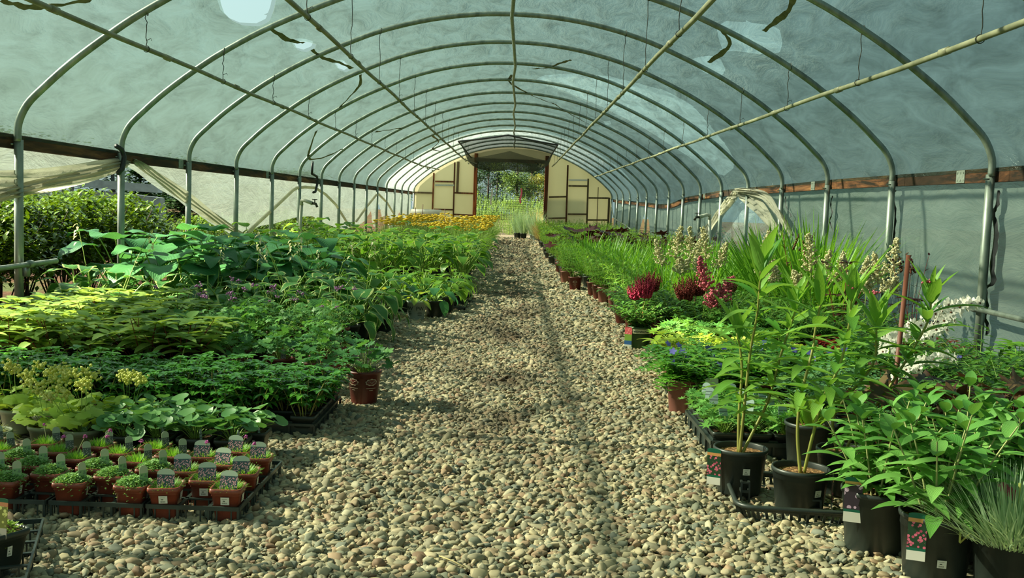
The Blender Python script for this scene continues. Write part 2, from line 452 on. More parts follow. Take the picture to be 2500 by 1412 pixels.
M['tag_lime'] = mk_tag('narrow_label_lime', [(0, rgb(74, 116, 54)), (.5, rgb(96, 140, 60)), (.6, rgb(168, 134, 132)), (.86, rgb(190, 186, 66))], (0, .5), rgb(120, 160, 60), dscale=160)
M['tag_milk'] = mk_tag('green_label_milkweed', [(0, rgb(244, 238, 222)), (.20, rgb(24, 104, 78)), (.26, rgb(40, 72, 46)), (.80, rgb(226, 160, 96)), (.88, rgb(24, 104, 78))], (.26, .80), rgb(186, 70, 98), dscale=110)
M['tag_phlox'] = mk_tag('green_label_phlox', [(0, rgb(244, 238, 222)), (.22, rgb(24, 104, 78)), (.28, rgb(66, 54, 66)), (.84, rgb(226, 160, 96)), (.9, rgb(24, 104, 78))], (.30, .84), rgb(206, 160, 184), dscale=55)
M['tag_hops'] = mk_tag('green_label_lime', [(0, rgb(196, 184, 164)), (.26, rgb(128, 128, 60)), (.80, rgb(214, 138, 92)), (.90, rgb(24, 94, 60))], (.26, .80), rgb(176, 172, 84), dscale=110)
M['tag_blue'] = mk_tag('colour_label', [(0, rgb(196, 196, 180)), (.1, rgb(44, 88, 140)), (.3, rgb(120, 156, 60)), (.62, rgb(214, 92, 96)), (.95, rgb(150, 60, 60))], (.62, .95), rgb(220, 110, 110), dscale=120)
M['tag_back'] = mk_tag('label_back', [(0, rgb(158, 178, 170)), (.30, rgb(110, 124, 118)), (.40, rgb(158, 178, 170)), (.58, rgb(44, 52, 50)), (.63, rgb(158, 178, 170))], (2, 3), (0, 0, 0))
def mk_sticker():
    m, nt, N, L = newmat('price_sticker')
    u, v, t = lf(nt)
    bars = math_(nt, 'GREATER_THAN', math_(nt, 'SINE', math_(nt, 'MULTIPLY', u, 60.0)), -0.2)
    b1 = math_(nt, 'MULTIPLY', math_(nt, 'GREATER_THAN', v, .12), math_(nt, 'LESS_THAN', v, .32))
    b2 = math_(nt, 'MULTIPLY', math_(nt, 'GREATER_THAN', v, .46), math_(nt, 'LESS_THAN', v, .58))
    b3 = math_(nt, 'MULTIPLY', math_(nt, 'GREATER_THAN', v, .76), math_(nt, 'LESS_THAN', v, .80))
    ux = math_(nt, 'LESS_THAN', math_(nt, 'ABSOLUTE', math_(nt, 'SUBTRACT', u, .45)), .30)
    ux2 = math_(nt, 'LESS_THAN', math_(nt, 'ABSOLUTE', math_(nt, 'SUBTRACT', u, .40)), .14)
    k = math_(nt, 'ADD', math_(nt, 'MULTIPLY', math_(nt, 'MULTIPLY', b1, bars), ux), math_(nt, 'ADD', math_(nt, 'MULTIPLY', b2, ux2), math_(nt, 'MULTIPLY', b3, ux)), clamp=True)
    out(nt, principled(nt, mixc(nt, k, rgb(226, 224, 208), rgb(70, 74, 62)), .5)); return m
M['sticker'] = mk_sticker()
# --- plants
M['hosta_blue'] = m_leaf('hosta_blue_leaf', rgb(34, 90, 50), rgb(84, 148, 86), .38, .25, veins=.9, spec=.45)
M['hosta_var'] = m_leaf('hosta_white_edged_leaf', rgb(44, 98, 48), rgb(82, 138, 60), .4, .3, margin=rgb(176, 190, 118), mthr=.80, veins=.8)
M['hosta_yel'] = m_leaf('hosta_yellow_edged_leaf', rgb(60, 118, 40), rgb(122, 172, 60), .4, .4, margin=rgb(186, 202, 96), mthr=.82, veins=.7)
M['hosta_gold'] = m_leaf('hosta_gold_leaf', rgb(150, 176, 50), rgb(206, 212, 84), .4, .4, margin=rgb(104, 152, 56), mthr=.6)
M['hosta_pale'] = m_leaf('green_broad_leaf', rgb(76, 134, 44), rgb(142, 186, 66), .4, .35, veins=.6)
M['spider'] = m_leaf('striped_blade_leaf', rgb(60, 106, 50), rgb(86, 136, 60), .4, .3, margin=rgb(206, 210, 160), mthr=.55)
M['ger'] = m_leaf('geranium_leaf', rgb(56, 106, 52), rgb(104, 158, 74), .5, .3)
M['gerb'] = m_leaf('geranium_bright_leaf', rgb(74, 138, 60), rgb(124, 178, 80), .5, .3)
M['pachy'] = m_leaf('glossy_dark_leaf', rgb(26, 82, 30), rgb(94, 158, 60), .22, .2, spec=.6)
M['round'] = m_leaf('round_fleshy_leaf', rgb(58, 112, 60), rgb(112, 160, 88), .45, .25)
M['lime'] = m_leaf('lime_leaf', rgb(124, 164, 54), rgb(180, 204, 84), .5, .4)
M['froth'] = m_leaf('lime_blossom', rgb(196, 204, 92), rgb(228, 228, 140), .6, .3)
M['thyme'] = m_leaf('thyme_leaf', rgb(92, 140, 70), rgb(160, 200, 116), .5, .25)
M['arm'] = m_leaf('armeria_blade', rgb(76, 138, 40), rgb(150, 200, 74), .5, .35)
M['pinkf'] = m_leaf('magenta_petal', rgb(176, 60, 140), rgb(220, 116, 190), .6, .3, tcol=rgb(230, 90, 170))
M['purp'] = m_leaf('mauve_petal', rgb(160, 110, 158), rgb(204, 152, 200), .6, .3, tcol=rgb(200, 110, 190))
M['pale'] = m_leaf('pale_pointed_leaf', rgb(84, 132, 56), rgb(156, 182, 92), .45, .35, veins=.4)
M['grape'] = m_leaf('grape_like_leaf', rgb(46, 102, 56), rgb(98, 150, 72), .45, .3)
M['fern'] = m_leaf('ferny_leaf', rgb(64, 110, 38), rgb(130, 168, 58), .5, .35)
M['yellow'] = m_leaf('yellow_petal', rgb(222, 186, 30), rgb(246, 222, 66), .6, .3, tcol=rgb(250, 210, 30))
M['blade'] = m_leaf('iris_blade', rgb(58, 118, 32), rgb(134, 188, 64), .42, .4)
M['shoot'] = m_leaf('shoot_leaf', rgb(68, 122, 40), rgb(128, 178, 64), .45, .35)
M['ast'] = m_leaf('astilbe_leaf', rgb(44, 90, 36), rgb(98, 148, 58), .35, .25, spec=.5)
M['plume_red'] = m_leaf('crimson_plume', rgb(140, 28, 60), rgb(200, 50, 96), .7, .2, tcol=rgb(200, 40, 80), tipc=rgb(120, 62, 44))
M['plume_rust'] = m_leaf('rust_plume', rgb(104, 40, 34), rgb(150, 62, 52), .7, .2, tcol=rgb(150, 60, 50))
M['plume_pink'] = m_leaf('pink_plume', rgb(178, 70, 92), rgb(216, 118, 132), .7, .2, tcol=rgb(220, 90, 110))
M['plume_cream'] = m_leaf('cream_plume', rgb(212, 204, 146), rgb(242, 238, 200), .7, .3, tcol=rgb(220, 210, 140))
M['plume_brown'] = m_leaf('brown_plume', rgb(84, 56, 34), rgb(128, 86, 52), .7, .2, tcol=rgb(120, 80, 50))
M['dark'] = m_leaf('dark_purple_leaf', rgb(38, 16, 18), rgb(74, 32, 30), .35, .12, tcol=rgb(90, 24, 24))
M['bronze'] = m_leaf('bronze_leaf', rgb(44, 38, 28), rgb(112, 96, 58), .4, .15, tcol=rgb(130, 80, 40), tipc=rgb(82, 38, 34))
M['redfol'] = m_leaf('small_red_leaf', rgb(84, 24, 20), rgb(140, 48, 34), .45, .3, tcol=rgb(170, 40, 30))
M['vinca'] = m_leaf('vinca_leaf', rgb(40, 106, 30), rgb(112, 172, 60), .3, .25, spec=.6)
M['bluef'] = m_leaf('blue_petal', rgb(86, 88, 178), rgb(128, 128, 212), .6, .3, tcol=rgb(110, 110, 220))
M['milk'] = m_leaf('milkweed_leaf', rgb(70, 132, 44), rgb(150, 196, 88), .42, .35, veins=.4)
M['phlox'] = m_leaf('phlox_leaf', rgb(66, 128, 50), rgb(136, 188, 96), .45, .25, veins=.4)
M['dianth'] = m_leaf('blue_grey_blade', rgb(128, 168, 128), rgb(196, 220, 182), .5, .35)
M['whitef'] = m_leaf('white_petal', rgb(214, 214, 200), rgb(240, 238, 228), .6, .35, tcol=rgb(235, 235, 220))
M['greyvar'] = m_leaf('grey_green_leaf', rgb(62, 118, 70), rgb(112, 158, 104), .45, .2)
M['stem'] = m_leaf('green_stem', rgb(110, 148, 58), rgb(156, 184, 86), .5, .1)
M['stem_r'] = m_leaf('red_stem', rgb(104, 34, 34), rgb(140, 54, 46), .5, .1)
M['stem_b'] = m_leaf('brown_green_stem', rgb(134, 120, 62), rgb(150, 166, 76), .5, .05)
M['stem_w'] = m_leaf('pale_downy_stem', rgb(158, 164, 104), rgb(186, 186, 128), .6, .1)
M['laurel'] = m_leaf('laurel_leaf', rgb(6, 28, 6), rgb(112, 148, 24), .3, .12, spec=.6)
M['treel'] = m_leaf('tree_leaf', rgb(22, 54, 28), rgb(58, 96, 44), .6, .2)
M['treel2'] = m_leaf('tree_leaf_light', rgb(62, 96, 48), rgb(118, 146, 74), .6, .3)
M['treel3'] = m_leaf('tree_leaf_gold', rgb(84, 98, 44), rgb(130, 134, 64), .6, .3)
M['trunk'] = m_plain('tree_trunk', rgb(58, 50, 42), .9, var=.3)
M['bushl'] = m_leaf('meadow_leaf', rgb(62, 98, 42), rgb(112, 144, 74), .6, .35)
M['straw'] = m_leaf('straw_grass', rgb(170, 150, 96), rgb(206, 190, 134), .6, .3)
M['dry'] = m_plain('dry_straw', rgb(196, 178, 120), .7)
# ---------------------------------------------------------------- the house
PROF = [(3.05, 1.29), (3.045, 1.40), (2.99, 1.52), (2.88, 1.635), (2.71, 1.79), (2.49, 1.96), (2.28, 2.105), (1.95, 2.295), (1.56, 2.475), (1.20, 2.615), (.77, 2.725), (.35, 2.785), (0, 2.80)]
def catmull(pts, n=5):
    o = []
    P = [pts[0]] + list(pts) + [pts[-1]]
    for i in range(1, len(P) - 2):
        for k in range(n):
            t = k / n
            o.append(tuple(0.5 * ((2 * P[i][c]) + (-P[i - 1][c] + P[i + 1][c]) * t + (2 * P[i - 1][c] - 5 * P[i][c] + 4 * P[i + 1][c] - P[i + 2][c]) * t * t + (-P[i - 1][c] + 3 * P[i][c] - 3 * P[i + 1][c] + P[i + 2][c]) * t ** 3) for c in range(len(pts[0]))))
    o.append(tuple(pts[-1])); return o
HP = catmull(PROF, 4)
ARC = [(XC - u, z) for u, z in HP] + [(XC + u, z) for u, z in reversed(HP[:-1])]
def interp(xs, ys, x):
    if x <= xs[0]: return ys[0]
    if x >= xs[-1]: return ys[-1]
    for i in range(len(xs) - 1):
        if x <= xs[i + 1]: return ys[i] + (ys[i + 1] - ys[i]) * (x - xs[i]) / (xs[i + 1] - xs[i])
def off_arc(off):
    o = []
    for i, (x, z) in enumerate(ARC):
        a = ARC[max(0, i - 1)]; b = ARC[min(len(ARC) - 1, i + 1)]
        dx, dz = b[0] - a[0], b[1] - a[1]; l = math.hypot(dx, dz)
        o.append((x - dz / l * off, z + dx / l * off))
    return o
# hip board heights per hoop (index -3..15)
RZ = {0: .30, 1: .306, 2: .31, 3: .30, 4: .295, 5: .286, 6: .25, 7: .21, 8: .10, 9: .09, 10: .13, 11: .15, 12: .18, 13: .20, 14: .23, 15: .26}
def rail_r(y):
    k = y / S - 3.85
    return EYE + interp(list(RZ.keys()), list(RZ.values()), k)
def rail_l(y): return EYE + interp([5, 8, 31], [.30, .277, .275], y)
# hoops
for i, y in enumerate(HOOPS):
    k = i - 3
    nm = 'galvanised steel hoop over the whole house, ' + ('nearest one in view' if k == -1 else ('just behind the camera side' if k == -2 else 'furthest forward of all') if k < 0 else ('first one with both posts in view' if k == 0 else ('against the end wall' if k == 15 else ORD[k + 1] + ' with both posts in view')))
    h = thing('hoop_frame', nm, 'hoop', (XC, y, 0), 0, 'arched steel hoops')
    mb = MB(); dy = .012 * math.sin(i * 1.7)
    sag = (RZ.get(k, .3) - .30) if k > 5 else 0
    pts = []
    for x, z in ARC:
        f = interp([1.0, 3.05], [0, 1], x - XC) if x > XC else 0
        pts.append((x - XC, dy, z))
    mb.tube(pts, .0235, n=10)
    link('arch', mb.build('arch', M['galv']), h)
    for sx, zt in ((-1, 1.30), (1, 1.30)):
        p = MB(); p.tube([(sx * HALF, 0, -.02), (sx * HALF, 0, .7), (sx * HALF, 0, zt)], .028, n=10)
        p.tube([(sx * HALF - .02, -.03, zt - .03), (sx * HALF - .055 * 1, -.03, zt - .03)], .006, n=5)
        link('post', p.build('post', M['galv']), h)
# ridge pipe
mb = MB(); mb.tube([(XC + .02 * math.sin(i * 2.1), y, 2.765) for i, y in enumerate(HOOPS)], .019, n=8)
tag(link('ridge_pipe', mb.build('ridge_pipe', M['galv'])), 'galvanised ridge pipe running along the top of the arches', 'pipe')
# hanging purlin pipes
PUR = [('left outer', -2.33, 1.89, 28.7), ('left inner', -1.33, 2.12, 29.7), ('right inner', .98, 2.10, 28.2), ('right outer', 2.11, 1.84, 27.6)]
for nm, x, z, ye in PUR:
    mb = MB(); n = 40; pts = []
    for j in range(n + 1):
        y = -1.5 + (ye + 1.5) * j / n
        zz = z + .005 * math.sin(y * 1.9); xx = x + .004 * math.sin(y * 1.3)
        if 'left' in nm and y > ye - 4: xx += .022 * (y - ye + 4) ** 2 * .5; zz -= -.01 * (y - ye + 4)
        pts.append((xx, y, zz))
    mb.tube(pts, .016, n=8)
    o = thing('hanging_pipe', 'long straight pipe hung under the hoops, %s of the four' % {'left outer': 'leftmost', 'left inner': 'second from left', 'right inner': 'second from right', 'right outer': 'rightmost'}[nm], 'pipe', (0, 0, 0), 0, 'long pipes hung under the hoops')
    link('pipe', mb.build('pipe', M['purlin']), o)
    for j, yj in enumerate(HOOPS[1:-2]):
        c = MB(); yy = yj + .35
        if yy < ye: c.tube([(x, yy, z), (x, yy + .09, z)], .0205, n=8); link('coupling', c.build('coupling', M['purlin']), o)
    for i, y in enumerate(HOOPS):
        if y > ye or i < 2: continue
        k = i - 3
        zt = interp([p[0] for p in ARC], [p[1] for p in ARC], x)
        rn = random.Random(i * 7 + int(x * 10))
        w = MB(); pts = []
        for j in range(9):
            s = j / 8; pts.append((x + (rn.random() - .5) * .014 * (0 < j < 8), y + (rn.random() - .5) * .014 * (0 < j < 8), zt - .02 + (z + .02 - zt + .02) * s))
        w.tube(pts, .0028, n=4, cap=False)
        for c, rr in (((x, y, zt), .028), ((x, y, z), .020)):
            ring = []
            for j in range(11):
                a = j / 10 * 2 * PI
                if rr > .025: ring.append((c[0] + .012 * math.sin(a * .5), c[1] + rr * math.cos(a), c[2] + rr * math.sin(a)))
                else: ring.append((c[0] + rr * math.cos(a), c[1] + .01 * math.sin(a * .5), c[2] + rr * math.sin(a)))
            w.tube(ring, .0028, n=4, cap=False)
        if rn.random() < .6:
            w.tube([(x, y, z + .05), (x + .03, y, z + .065), (x + .035, y, z + .05)], .002, n=4)
        tag(link('wire_tie', w.build('wire_tie', M['wire'])), 'twisted wire holding the %s hanging pipe to the %s hoop' % (nm, 'nearest' if k < 0 else ORD[k + 1] + ' full'), 'wire', 'wire ties between hoops and hanging pipes')
# hip boards (wavy weathered timber behind the posts)
def board(side):
    mb = MB(); x0 = XC + side * (HALF + .052)
    ys = [-2 + j * .4 for j in range(int((YEND + 2) / .4) + 1)]
    rows = []
    for j, y in enumerate(ys):
        z = (rail_r if side > 0 else rail_l)(y); b = .045
        rows.append([(x0 - .019, y, z - b), (x0 + .019, y, z - b), (x0 + .019, y, z + b), (x0 - .019, y, z + b), (x0 - .019, y, z - b)])
    mb.grid(rows); return mb
for side, nm in ((-1, 'trim_1'), (1, 'trim_2')):
    o = struct(nm, board(side).build(nm, M['board'], False), 'weathered timber hip board along the %s side' % ('left' if side < 0 else 'right'))
    ks = [-.25, 1.92, 3.93, 6.0, 8.2] if side < 0 else [.30, 2.35, 4.45, 5.9, 8.1]
    for k in ks:
        y = (3.85 + k) * S; z = (rail_r if side > 0 else rail_l)(y)
        p = MB(); x = XC + side * (HALF + .030)
        p.box((x, y, z), (.004, .13, .085))
        for a in range(3):
            for b in range(2): p.box((x - side * .003, y - .045 + .045 * a, z - .025 + .05 * b), (.004, .012, .012))
        link('nail_plate', p.build('nail_plate', M['plate'], False), o)
# roof film
def arc_len(arc):
    l = [0]
    for i in range(1, len(arc)): l.append(l[-1] + math.hypot(arc[i][0] - arc[i - 1][0], arc[i][1] - arc[i - 1][1]))
    return l
A0 = off_arc(.030)
L0 = arc_len(A0)
def arc_pt(arc, ls, s):
    return interp(ls, [p[0] for p in arc], s), interp(ls, [p[1] for p in arc], s)
def hit_roof(px, py):
    d = ray(px, py); t = 1.0
    xs = [p[0] for p in A0]; zs = [p[1] for p in A0]
    while t < 60:
        p = d * t; z = EYE + p.z
        if p.x < xs[0] or p.x > xs[-1] or z > interp(xs, zs, p.x): break
        t += .01
    p = d * t; x = p.x; return interp(xs, L0, x), p.y
HOLES = {
 'a': [(533, -60), (536, 0), (545, 30), (562, 48), (590, 60), (635, 63), (655, 52), (664, 20), (672, -20), (676, -60)],
 'b': [(712, 100), (730, 97), (748, 99), (768, 105), (764, 118), (745, 125), (722, 119)],
 'c': [(817, 152), (840, 150), (858, 168), (845, 176), (827, 170)],
 'd': [(1745, 70), (1765, 58), (1820, 59), (1870, 65), (1898, 75), (1905, 110), (1895, 134), (1850, 137), (1790, 128), (1762, 131), (1752, 105)],
 'e': [(1683, 150), (1705, 144), (1730, 141), (1755, 148), (1765, 175), (1755, 192), (1715, 182)],
 'f': [(1308, 198), (1330, 187), (1400, 183), (1480, 191), (1560, 207), (1620, 224), (1690, 262), (1735, 315), (1765, 355), (1788, 392), (1786, 412), (1763, 428), (1735, 421), (1700, 400), (1620, 348), (1500, 281), (1400, 236), (1330, 207)],
 'g': [(1072, 350), (1086, 352), (1081, 369), (1068, 366)],
 'h': [(1470, 300), (1488, 296), (1490, 306), (1476, 308)],
}
HS = {}
for k, pl in HOLES.items(): HS[k] = [hit_roof(*p) for p in pl]
def inpoly(p, poly):
    c = False; n = len(poly)
    for i in range(n):
        a, b = poly[i], poly[i - 1]
        if (a[1] > p[1]) != (b[1] > p[1]) and p[0] < (b[0] - a[0]) * (p[1] - a[1]) / (b[1] - a[1]) + a[0]: c = not c
    return c
def nearedge(p, poly):
    best = (9, p)
    for i in range(len(poly)):
        a, b = poly[i - 1], poly[i]
        dx, dy = b[0] - a[0], b[1] - a[1]; l2 = dx * dx + dy * dy
        t = max(0, min(1, ((p[0] - a[0]) * dx + (p[1] - a[1]) * dy) / l2)) if l2 else 0
        q = (a[0] + dx * t, a[1] + dy * t); d = math.hypot(p[0] - q[0], p[1] - q[1])
        if d < best[0]: best = (d, q)
    return best
def roof_sheet(off, y0, y1, cell, holes, wob, hip=True):
    arc = off_arc(off); ls = arc_len(arc)
    nx = int(ls[-1] / cell); ny = int((y1 - y0) / cell)
    P = []
    for j in range(ny + 1):
        y = y0 + (y1 - y0) * j / ny
        for i in range(nx + 1): P.append([ls[-1] * i / nx, y])
    sc_ = ls[-1] / L0[-1]
    polys = [[(s * sc_, y) for s, y in HS[k]] for k in holes]
    boxes = [(min(a for a, b in p) - cell, max(a for a, b in p) + cell, min(b for a, b in p) - cell, max(b for a, b in p) + cell) for p in polys]
    for p in P:
        for pl, bx in zip(polys, boxes):
            if bx[0] < p[0] < bx[1] and bx[2] < p[1] < bx[3]:
                d, q = nearedge(p, pl)
                if d < cell * .62: p[0], p[1] = q
    mb = MB()
    px_, pz_ = [p[0] for p in arc], [p[1] for p in arc]
    for s, y in P:
        x, z = interp(ls, px_, s), interp(ls, pz_, s)
        f = abs(math.sin(PI * (y / S - 3.85))) ** .6
        e = min(1, min(s, ls[-1] - s) / .5)
        ri = (x - XC) / 3.1; rr = -.018 * f * e + wob * e * f * (noise.noise((x * 1.5, y * 1.2, z)) * .8 + noise.noise((x * 4, y * 3.3, z)) * .3)
        xx = x + ri * rr; zz = z + (1 - abs(ri)) * rr
        if s < .02 or s > ls[-1] - .02:
            zz = (rail_l if x < 0 else rail_r)(y) + .02
        elif z < 1.9 and x > XC: zz += (rail_r(y) - 1.30) * max(0, (1.9 - z) / .6)
        mb.vert((xx, y, zz), s, y, min(1, max(0, .5 + .9 * noise.noise((s * .8, y * .6, 2)))))
    w = nx + 1
    for j in range(ny):
        for i in range(nx):
            ids = (j * w + i, j * w + i + 1, (j + 1) * w + i + 1, (j + 1) * w + i)
            c = (sum(P[k][0] for k in ids) / 4, sum(P[k][1] for k in ids) / 4)
            hit = False
            for pl, bx in zip(polys, boxes):
                if bx[0] < c[0] < bx[1] and bx[2] < c[1] < bx[3] and inpoly(c, pl): hit = True
            if not hit: mb.face(*ids)
    return mb
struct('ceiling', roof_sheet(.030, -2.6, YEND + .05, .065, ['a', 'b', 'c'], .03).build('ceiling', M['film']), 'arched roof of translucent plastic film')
tag(link('shade_cloth', roof_sheet(.062, -2.6, 14.8 * S, .05, list(HS), .02).build('shade_cloth', M['shade'])), 'grey-green shade cloth over the roof film, torn open in several places', 'shade cloth')
# torn strips of old tape across the film
STR = [('dark tape strip sagging across the roof above the far right of the path', [(1940, -10), (1928, 20), (1900, 45), (1868, 70)]), ('dark tape strip ending at the pale roof hole', [(1765, 68), (1785, 100), (1768, 122), (1732, 148)]),
       ('brown tape strip left of the large pale hole', [(1294, 165), (1335, 162), (1370, 150), (1395, 142)]), ('dark tape strip from the left torn hole down to the next hoop', [(655, 62), (700, 92), (740, 100)]),
       ('dark tape strip below the small torn hole', [(760, 118), (790, 138), (830, 150), (858, 163)]), ('loose dark strip hanging down from the left inner pipe', [(878, 180), (876, 205), (850, 235), (822, 265)]),
       ('dark seam strip curving on the left roof near the low hoops', [(770, 318), (758, 350), (752, 385), (790, 382), (835, 362)]), ('dark strip beside the ridge pipe', [(1250, 180), (1243, 195), (1262, 210), (1310, 235), (1355, 252)]),
       ('long dark strip from the ridge toward the right', [(1355, 252), (1400, 280), (1440, 302)]), ('dark strip on the left roof near the end', [(915, 320), (955, 314), (995, 308)]), ('dark strip beside the small white patch', [(1055, 330), (1070, 345), (1055, 362), (1075, 368)]),
       ('dark strip hanging at the top left corner', [(0, -6), (60, 8), (130, 6), (220, -8)])]
for lb, pp in STR:
    rows = []; q = catmull([hit_roof(*p) for p in pp], 5); arc = off_arc(.018); ls = arc_len(arc)
    mb = MB(); f = ls[-1] / L0[-1]
    for j, (s, y) in enumerate(q):
        a = q[max(0, j - 1)]; b = q[min(len(q) - 1, j + 1)]; dx, dy = b[0] - a[0], b[1] - a[1]; l = math.hypot(dx, dy) or 1
        wd = .020 + .006 * math.sin(j * .7 + len(lb))
        r = []
        for e in (-1, 1):
            x, z = arc_pt(arc, ls, (s - dy / l * wd * e) * f); r.append((x, y + dx / l * wd * e, z - .012 * abs(math.sin(j))))
        rows.append(r)
    mb.grid(rows); tag(link('tape_strip', mb.build('tape_strip', M['tape'])), lb, 'tape')
# side curtains: lower edge read off the photo in the plane of each side wall
def curtain(side, edge, mat, xoff=.085, wob=.035, step=.14, top=None, seed=0):
    X = XC + side * (HALF + xoff)
    mb = MB(); y0, y1 = edge[0][0], edge[-1][0]; n = int((y1 - y0) / step); m = 14; rows = []
    ex, ez = [e[0] for e in edge], [e[1] for e in edge]
    for j in range(n + 1):
        y = y0 + (y1 - y0) * j / n; zt = (rail_r if side > 0 else rail_l)(y) - .02; zb = interp(ex, ez, y)
        if top: zt = top(y)
        r = []
        for i in range(m + 1):
            s = i / m; z = zt + (zb - zt) * s
            w = noise.noise((y * 2.2 + seed, z * 1.1, 3.3)) * wob * s + noise.noise((y * 9, z * 3, seed)) * wob * .3
            r.append((X + w, y, z))
        rows.append(r)
    mb.grid(rows); return mb
P0 = HOOPS[3:]
XL = XC - HALF - .085
def edgeL(pts):
    r = [];
    for px, py in pts:
        p = on_x(px, py, XL); r.append((p.y, p.z))
    return r
eL = [(-2.5, .55), (3.5, .72), (5.4, .88)] + edgeL([(0, 472), (65, 452), (150, 438), (230, 420), (285, 402)])
eL2 = edgeL([(300, 398), (345, 430), (400, 468), (460, 508), (520, 548), (578, 580), (600, 560), (640, 552), (690, 540), (724, 530), (760, 528), (800, 548), (835, 560), (862, 556), (885, 545), (905, 515), (925, 495), (945, 520), (965, 555)]) + [(23.5, .35), (25, .6), (26.5, .25), (28.5, .7), (31.6, .1)]
eL = [e for e in eL if e[0] > -3]; eL.sort(); eL2.sort()
o = struct('wall_left', curtain(-1, eL + eL2, M['curtain'], seed=1).build('wall_left', M['curtain']), 'translucent side curtain hitched up along the left wall')
def fold(pts, side, w, mat, name, label, parent, X=None):
    mb = MB(); q = catmull(pts, 5); n = 9
    rows = []
    for j, (y, z) in enumerate(q):
        a = q[max(0, j - 1)]; b = q[min(len(q) - 1, j + 1)]; dy, dz = b[0] - a[0], b[1] - a[1]; l = math.hypot(dy, dz) or 1
        ws = w * (.35 + .65 * math.sin(PI * min(1, max(0, j / (len(q) - 1)))) ** .5)
        r = []
        for i in range(n + 1):
            s = i / n - .5
            r.append((X + side * -.02 + .03 * math.sin(i * 1.9 + j * .35), y - dz / l * ws * s, z + dy / l * ws * s))
        rows.append(r)
    mb.grid(rows); c = link(name, mb.build(name, mat), parent)
    if label: c['label'] = label
    return c
fold(edgeL([(-120, 440), (0, 445), (100, 437), (200, 420), (285, 396)]), -1, .17, M['fold'], 'gathered_edge', 'cream gathered curtain edge', o, XL + .05)
fold(edgeL([(-120, 500), (0, 466), (100, 440), (200, 420), (285, 396)]), -1, .08, M['fold'], 'gathered_edge', 'cream gathered curtain edge', o, XL + .07)
fold(edgeL([(308, 392), (370, 435), (450, 492), (520, 540), (578, 574)]), -1, .10, M['fold'], 'gathered_edge', 'cream gathered curtain edge', o, XL + .05)
# roll-up pipe wrapped in film, left
def pipe3(pts, r, mat, name, label, cat, n=8):
    mb = MB(); mb.tube(pts, r, n=n); return tag(link(name, mb.build(name, mat)), label, cat)
q = [on_x(px, py, XL + .07) for px, py in [(600, 572), (640, 535), (680, 498), (715, 465), (725, 459), (745, 457), (770, 459), (795, 475), (820, 500), (850, 548), (862, 560)]]
pipe3(q, .022, M['fold'], 'roll_up_pipe', 'film-wrapped roll-up pipe bent like a tent on the left curtain', 'pipe')
q = [on_x(px, py, XL + .07) for px, py in [(870, 540), (895, 505), (922, 472), (945, 495), (960, 520)]]
pipe3(q, .025, M['fold'], 'roll_up_pipe', 'film-wrapped roll-up pipe further down the left curtain', 'pipe')
# black strap and bent hook on the left board
p = on_x(290, 380, XL + .12); mb = MB()
mb.tube([(p.x, p.y - .05, p.z + .07), (p.x + .01, p.y + .03, p.z + .05), (p.x + .02, p.y + .06, p.z - .01), (p.x + .02, p.y + .02, p.z - .10), (p.x, p.y - .02, p.z - .14)], .02, n=6)
tag(link('strap', mb.build('strap', M['black_tape'])), 'black strap tied round the second left post at the hip board', 'strap')
p = on_x(770, 440, XL + .12); mb = MB()
mb.tube([(p.x, p.y - .25, p.z + .28), (p.x, p.y - .28, p.z + .09), (p.x, p.y + .12, p.z + .06), (p.x, p.y + .16, p.z - .05), (p.x, p.y + .02, p.z - .18), (p.x, p.y - .15, p.z - .19)], .019, n=6)
tag(link('hook', mb.build('hook', M['black_tape'])), 'dark bent hook holding the tented roll-up pipe to the board', 'hook')
# right curtain: hangs to the ground, hitched open behind the water tap
XR = XC + HALF + .085
def edgeR(pts): return sorted((lambda p: (p.y, p.z))(on_x(px, py, XR)) for px, py in pts)
eR = [(-2.5, .0), (8.9, .0), (9.2, .05)] + edgeR([(1925, 600), (1900, 560), (1870, 520), (1845, 490), (1820, 475), (1800, 480), (1780, 510), (1760, 545), (1745, 580)]) 
eR = sorted(eR) + [(eR[-1][0] + .2 if False else 16.2, .05), (19.0, .0), (22.0, .0), (22.8, .0), (23.4, .75), (24.2, .95), (25, .55), (25.6, .0), (31.6, .0)]
eR.sort()
o = struct('wall_right', curtain(1, eR, M['curtain_r'], seed=7).build('wall_right', M['curtain_r']), 'translucent side curtain hanging along the right wall')
c = curtain(1, [(9.0, 0), (17.5, 0)], M['clear'], xoff=.16, wob=.08, seed=4, top=lambda y: rail_r(y) - .01)
link('clear_sheet', c.build('clear_sheet', M['clear']), o)['label'] = 'clear crinkled outer film behind the opening'
fold(edgeR([(1935, 590), (1900, 545), (1865, 505), (1835, 480), (1815, 475)]), 1, .17, M['fold'], 'gathered_edge', 'grey gathered curtain edge', o, XR - .06)
fold(edgeR([(1812, 472), (1795, 490), (1770, 520), (1745, 555), (1710, 592), (1690, 600)]), 1, .16, M['fold'], 'gathered_edge', 'grey gathered curtain edge', o, XR - .06)
fold(edgeR([(1960, 575), (1925, 520), (1890, 480), (1850, 468), (1818, 466)]), 1, .09, M['fold'], 'gathered_edge', 'grey gathered curtain edge', o, XR - .1)
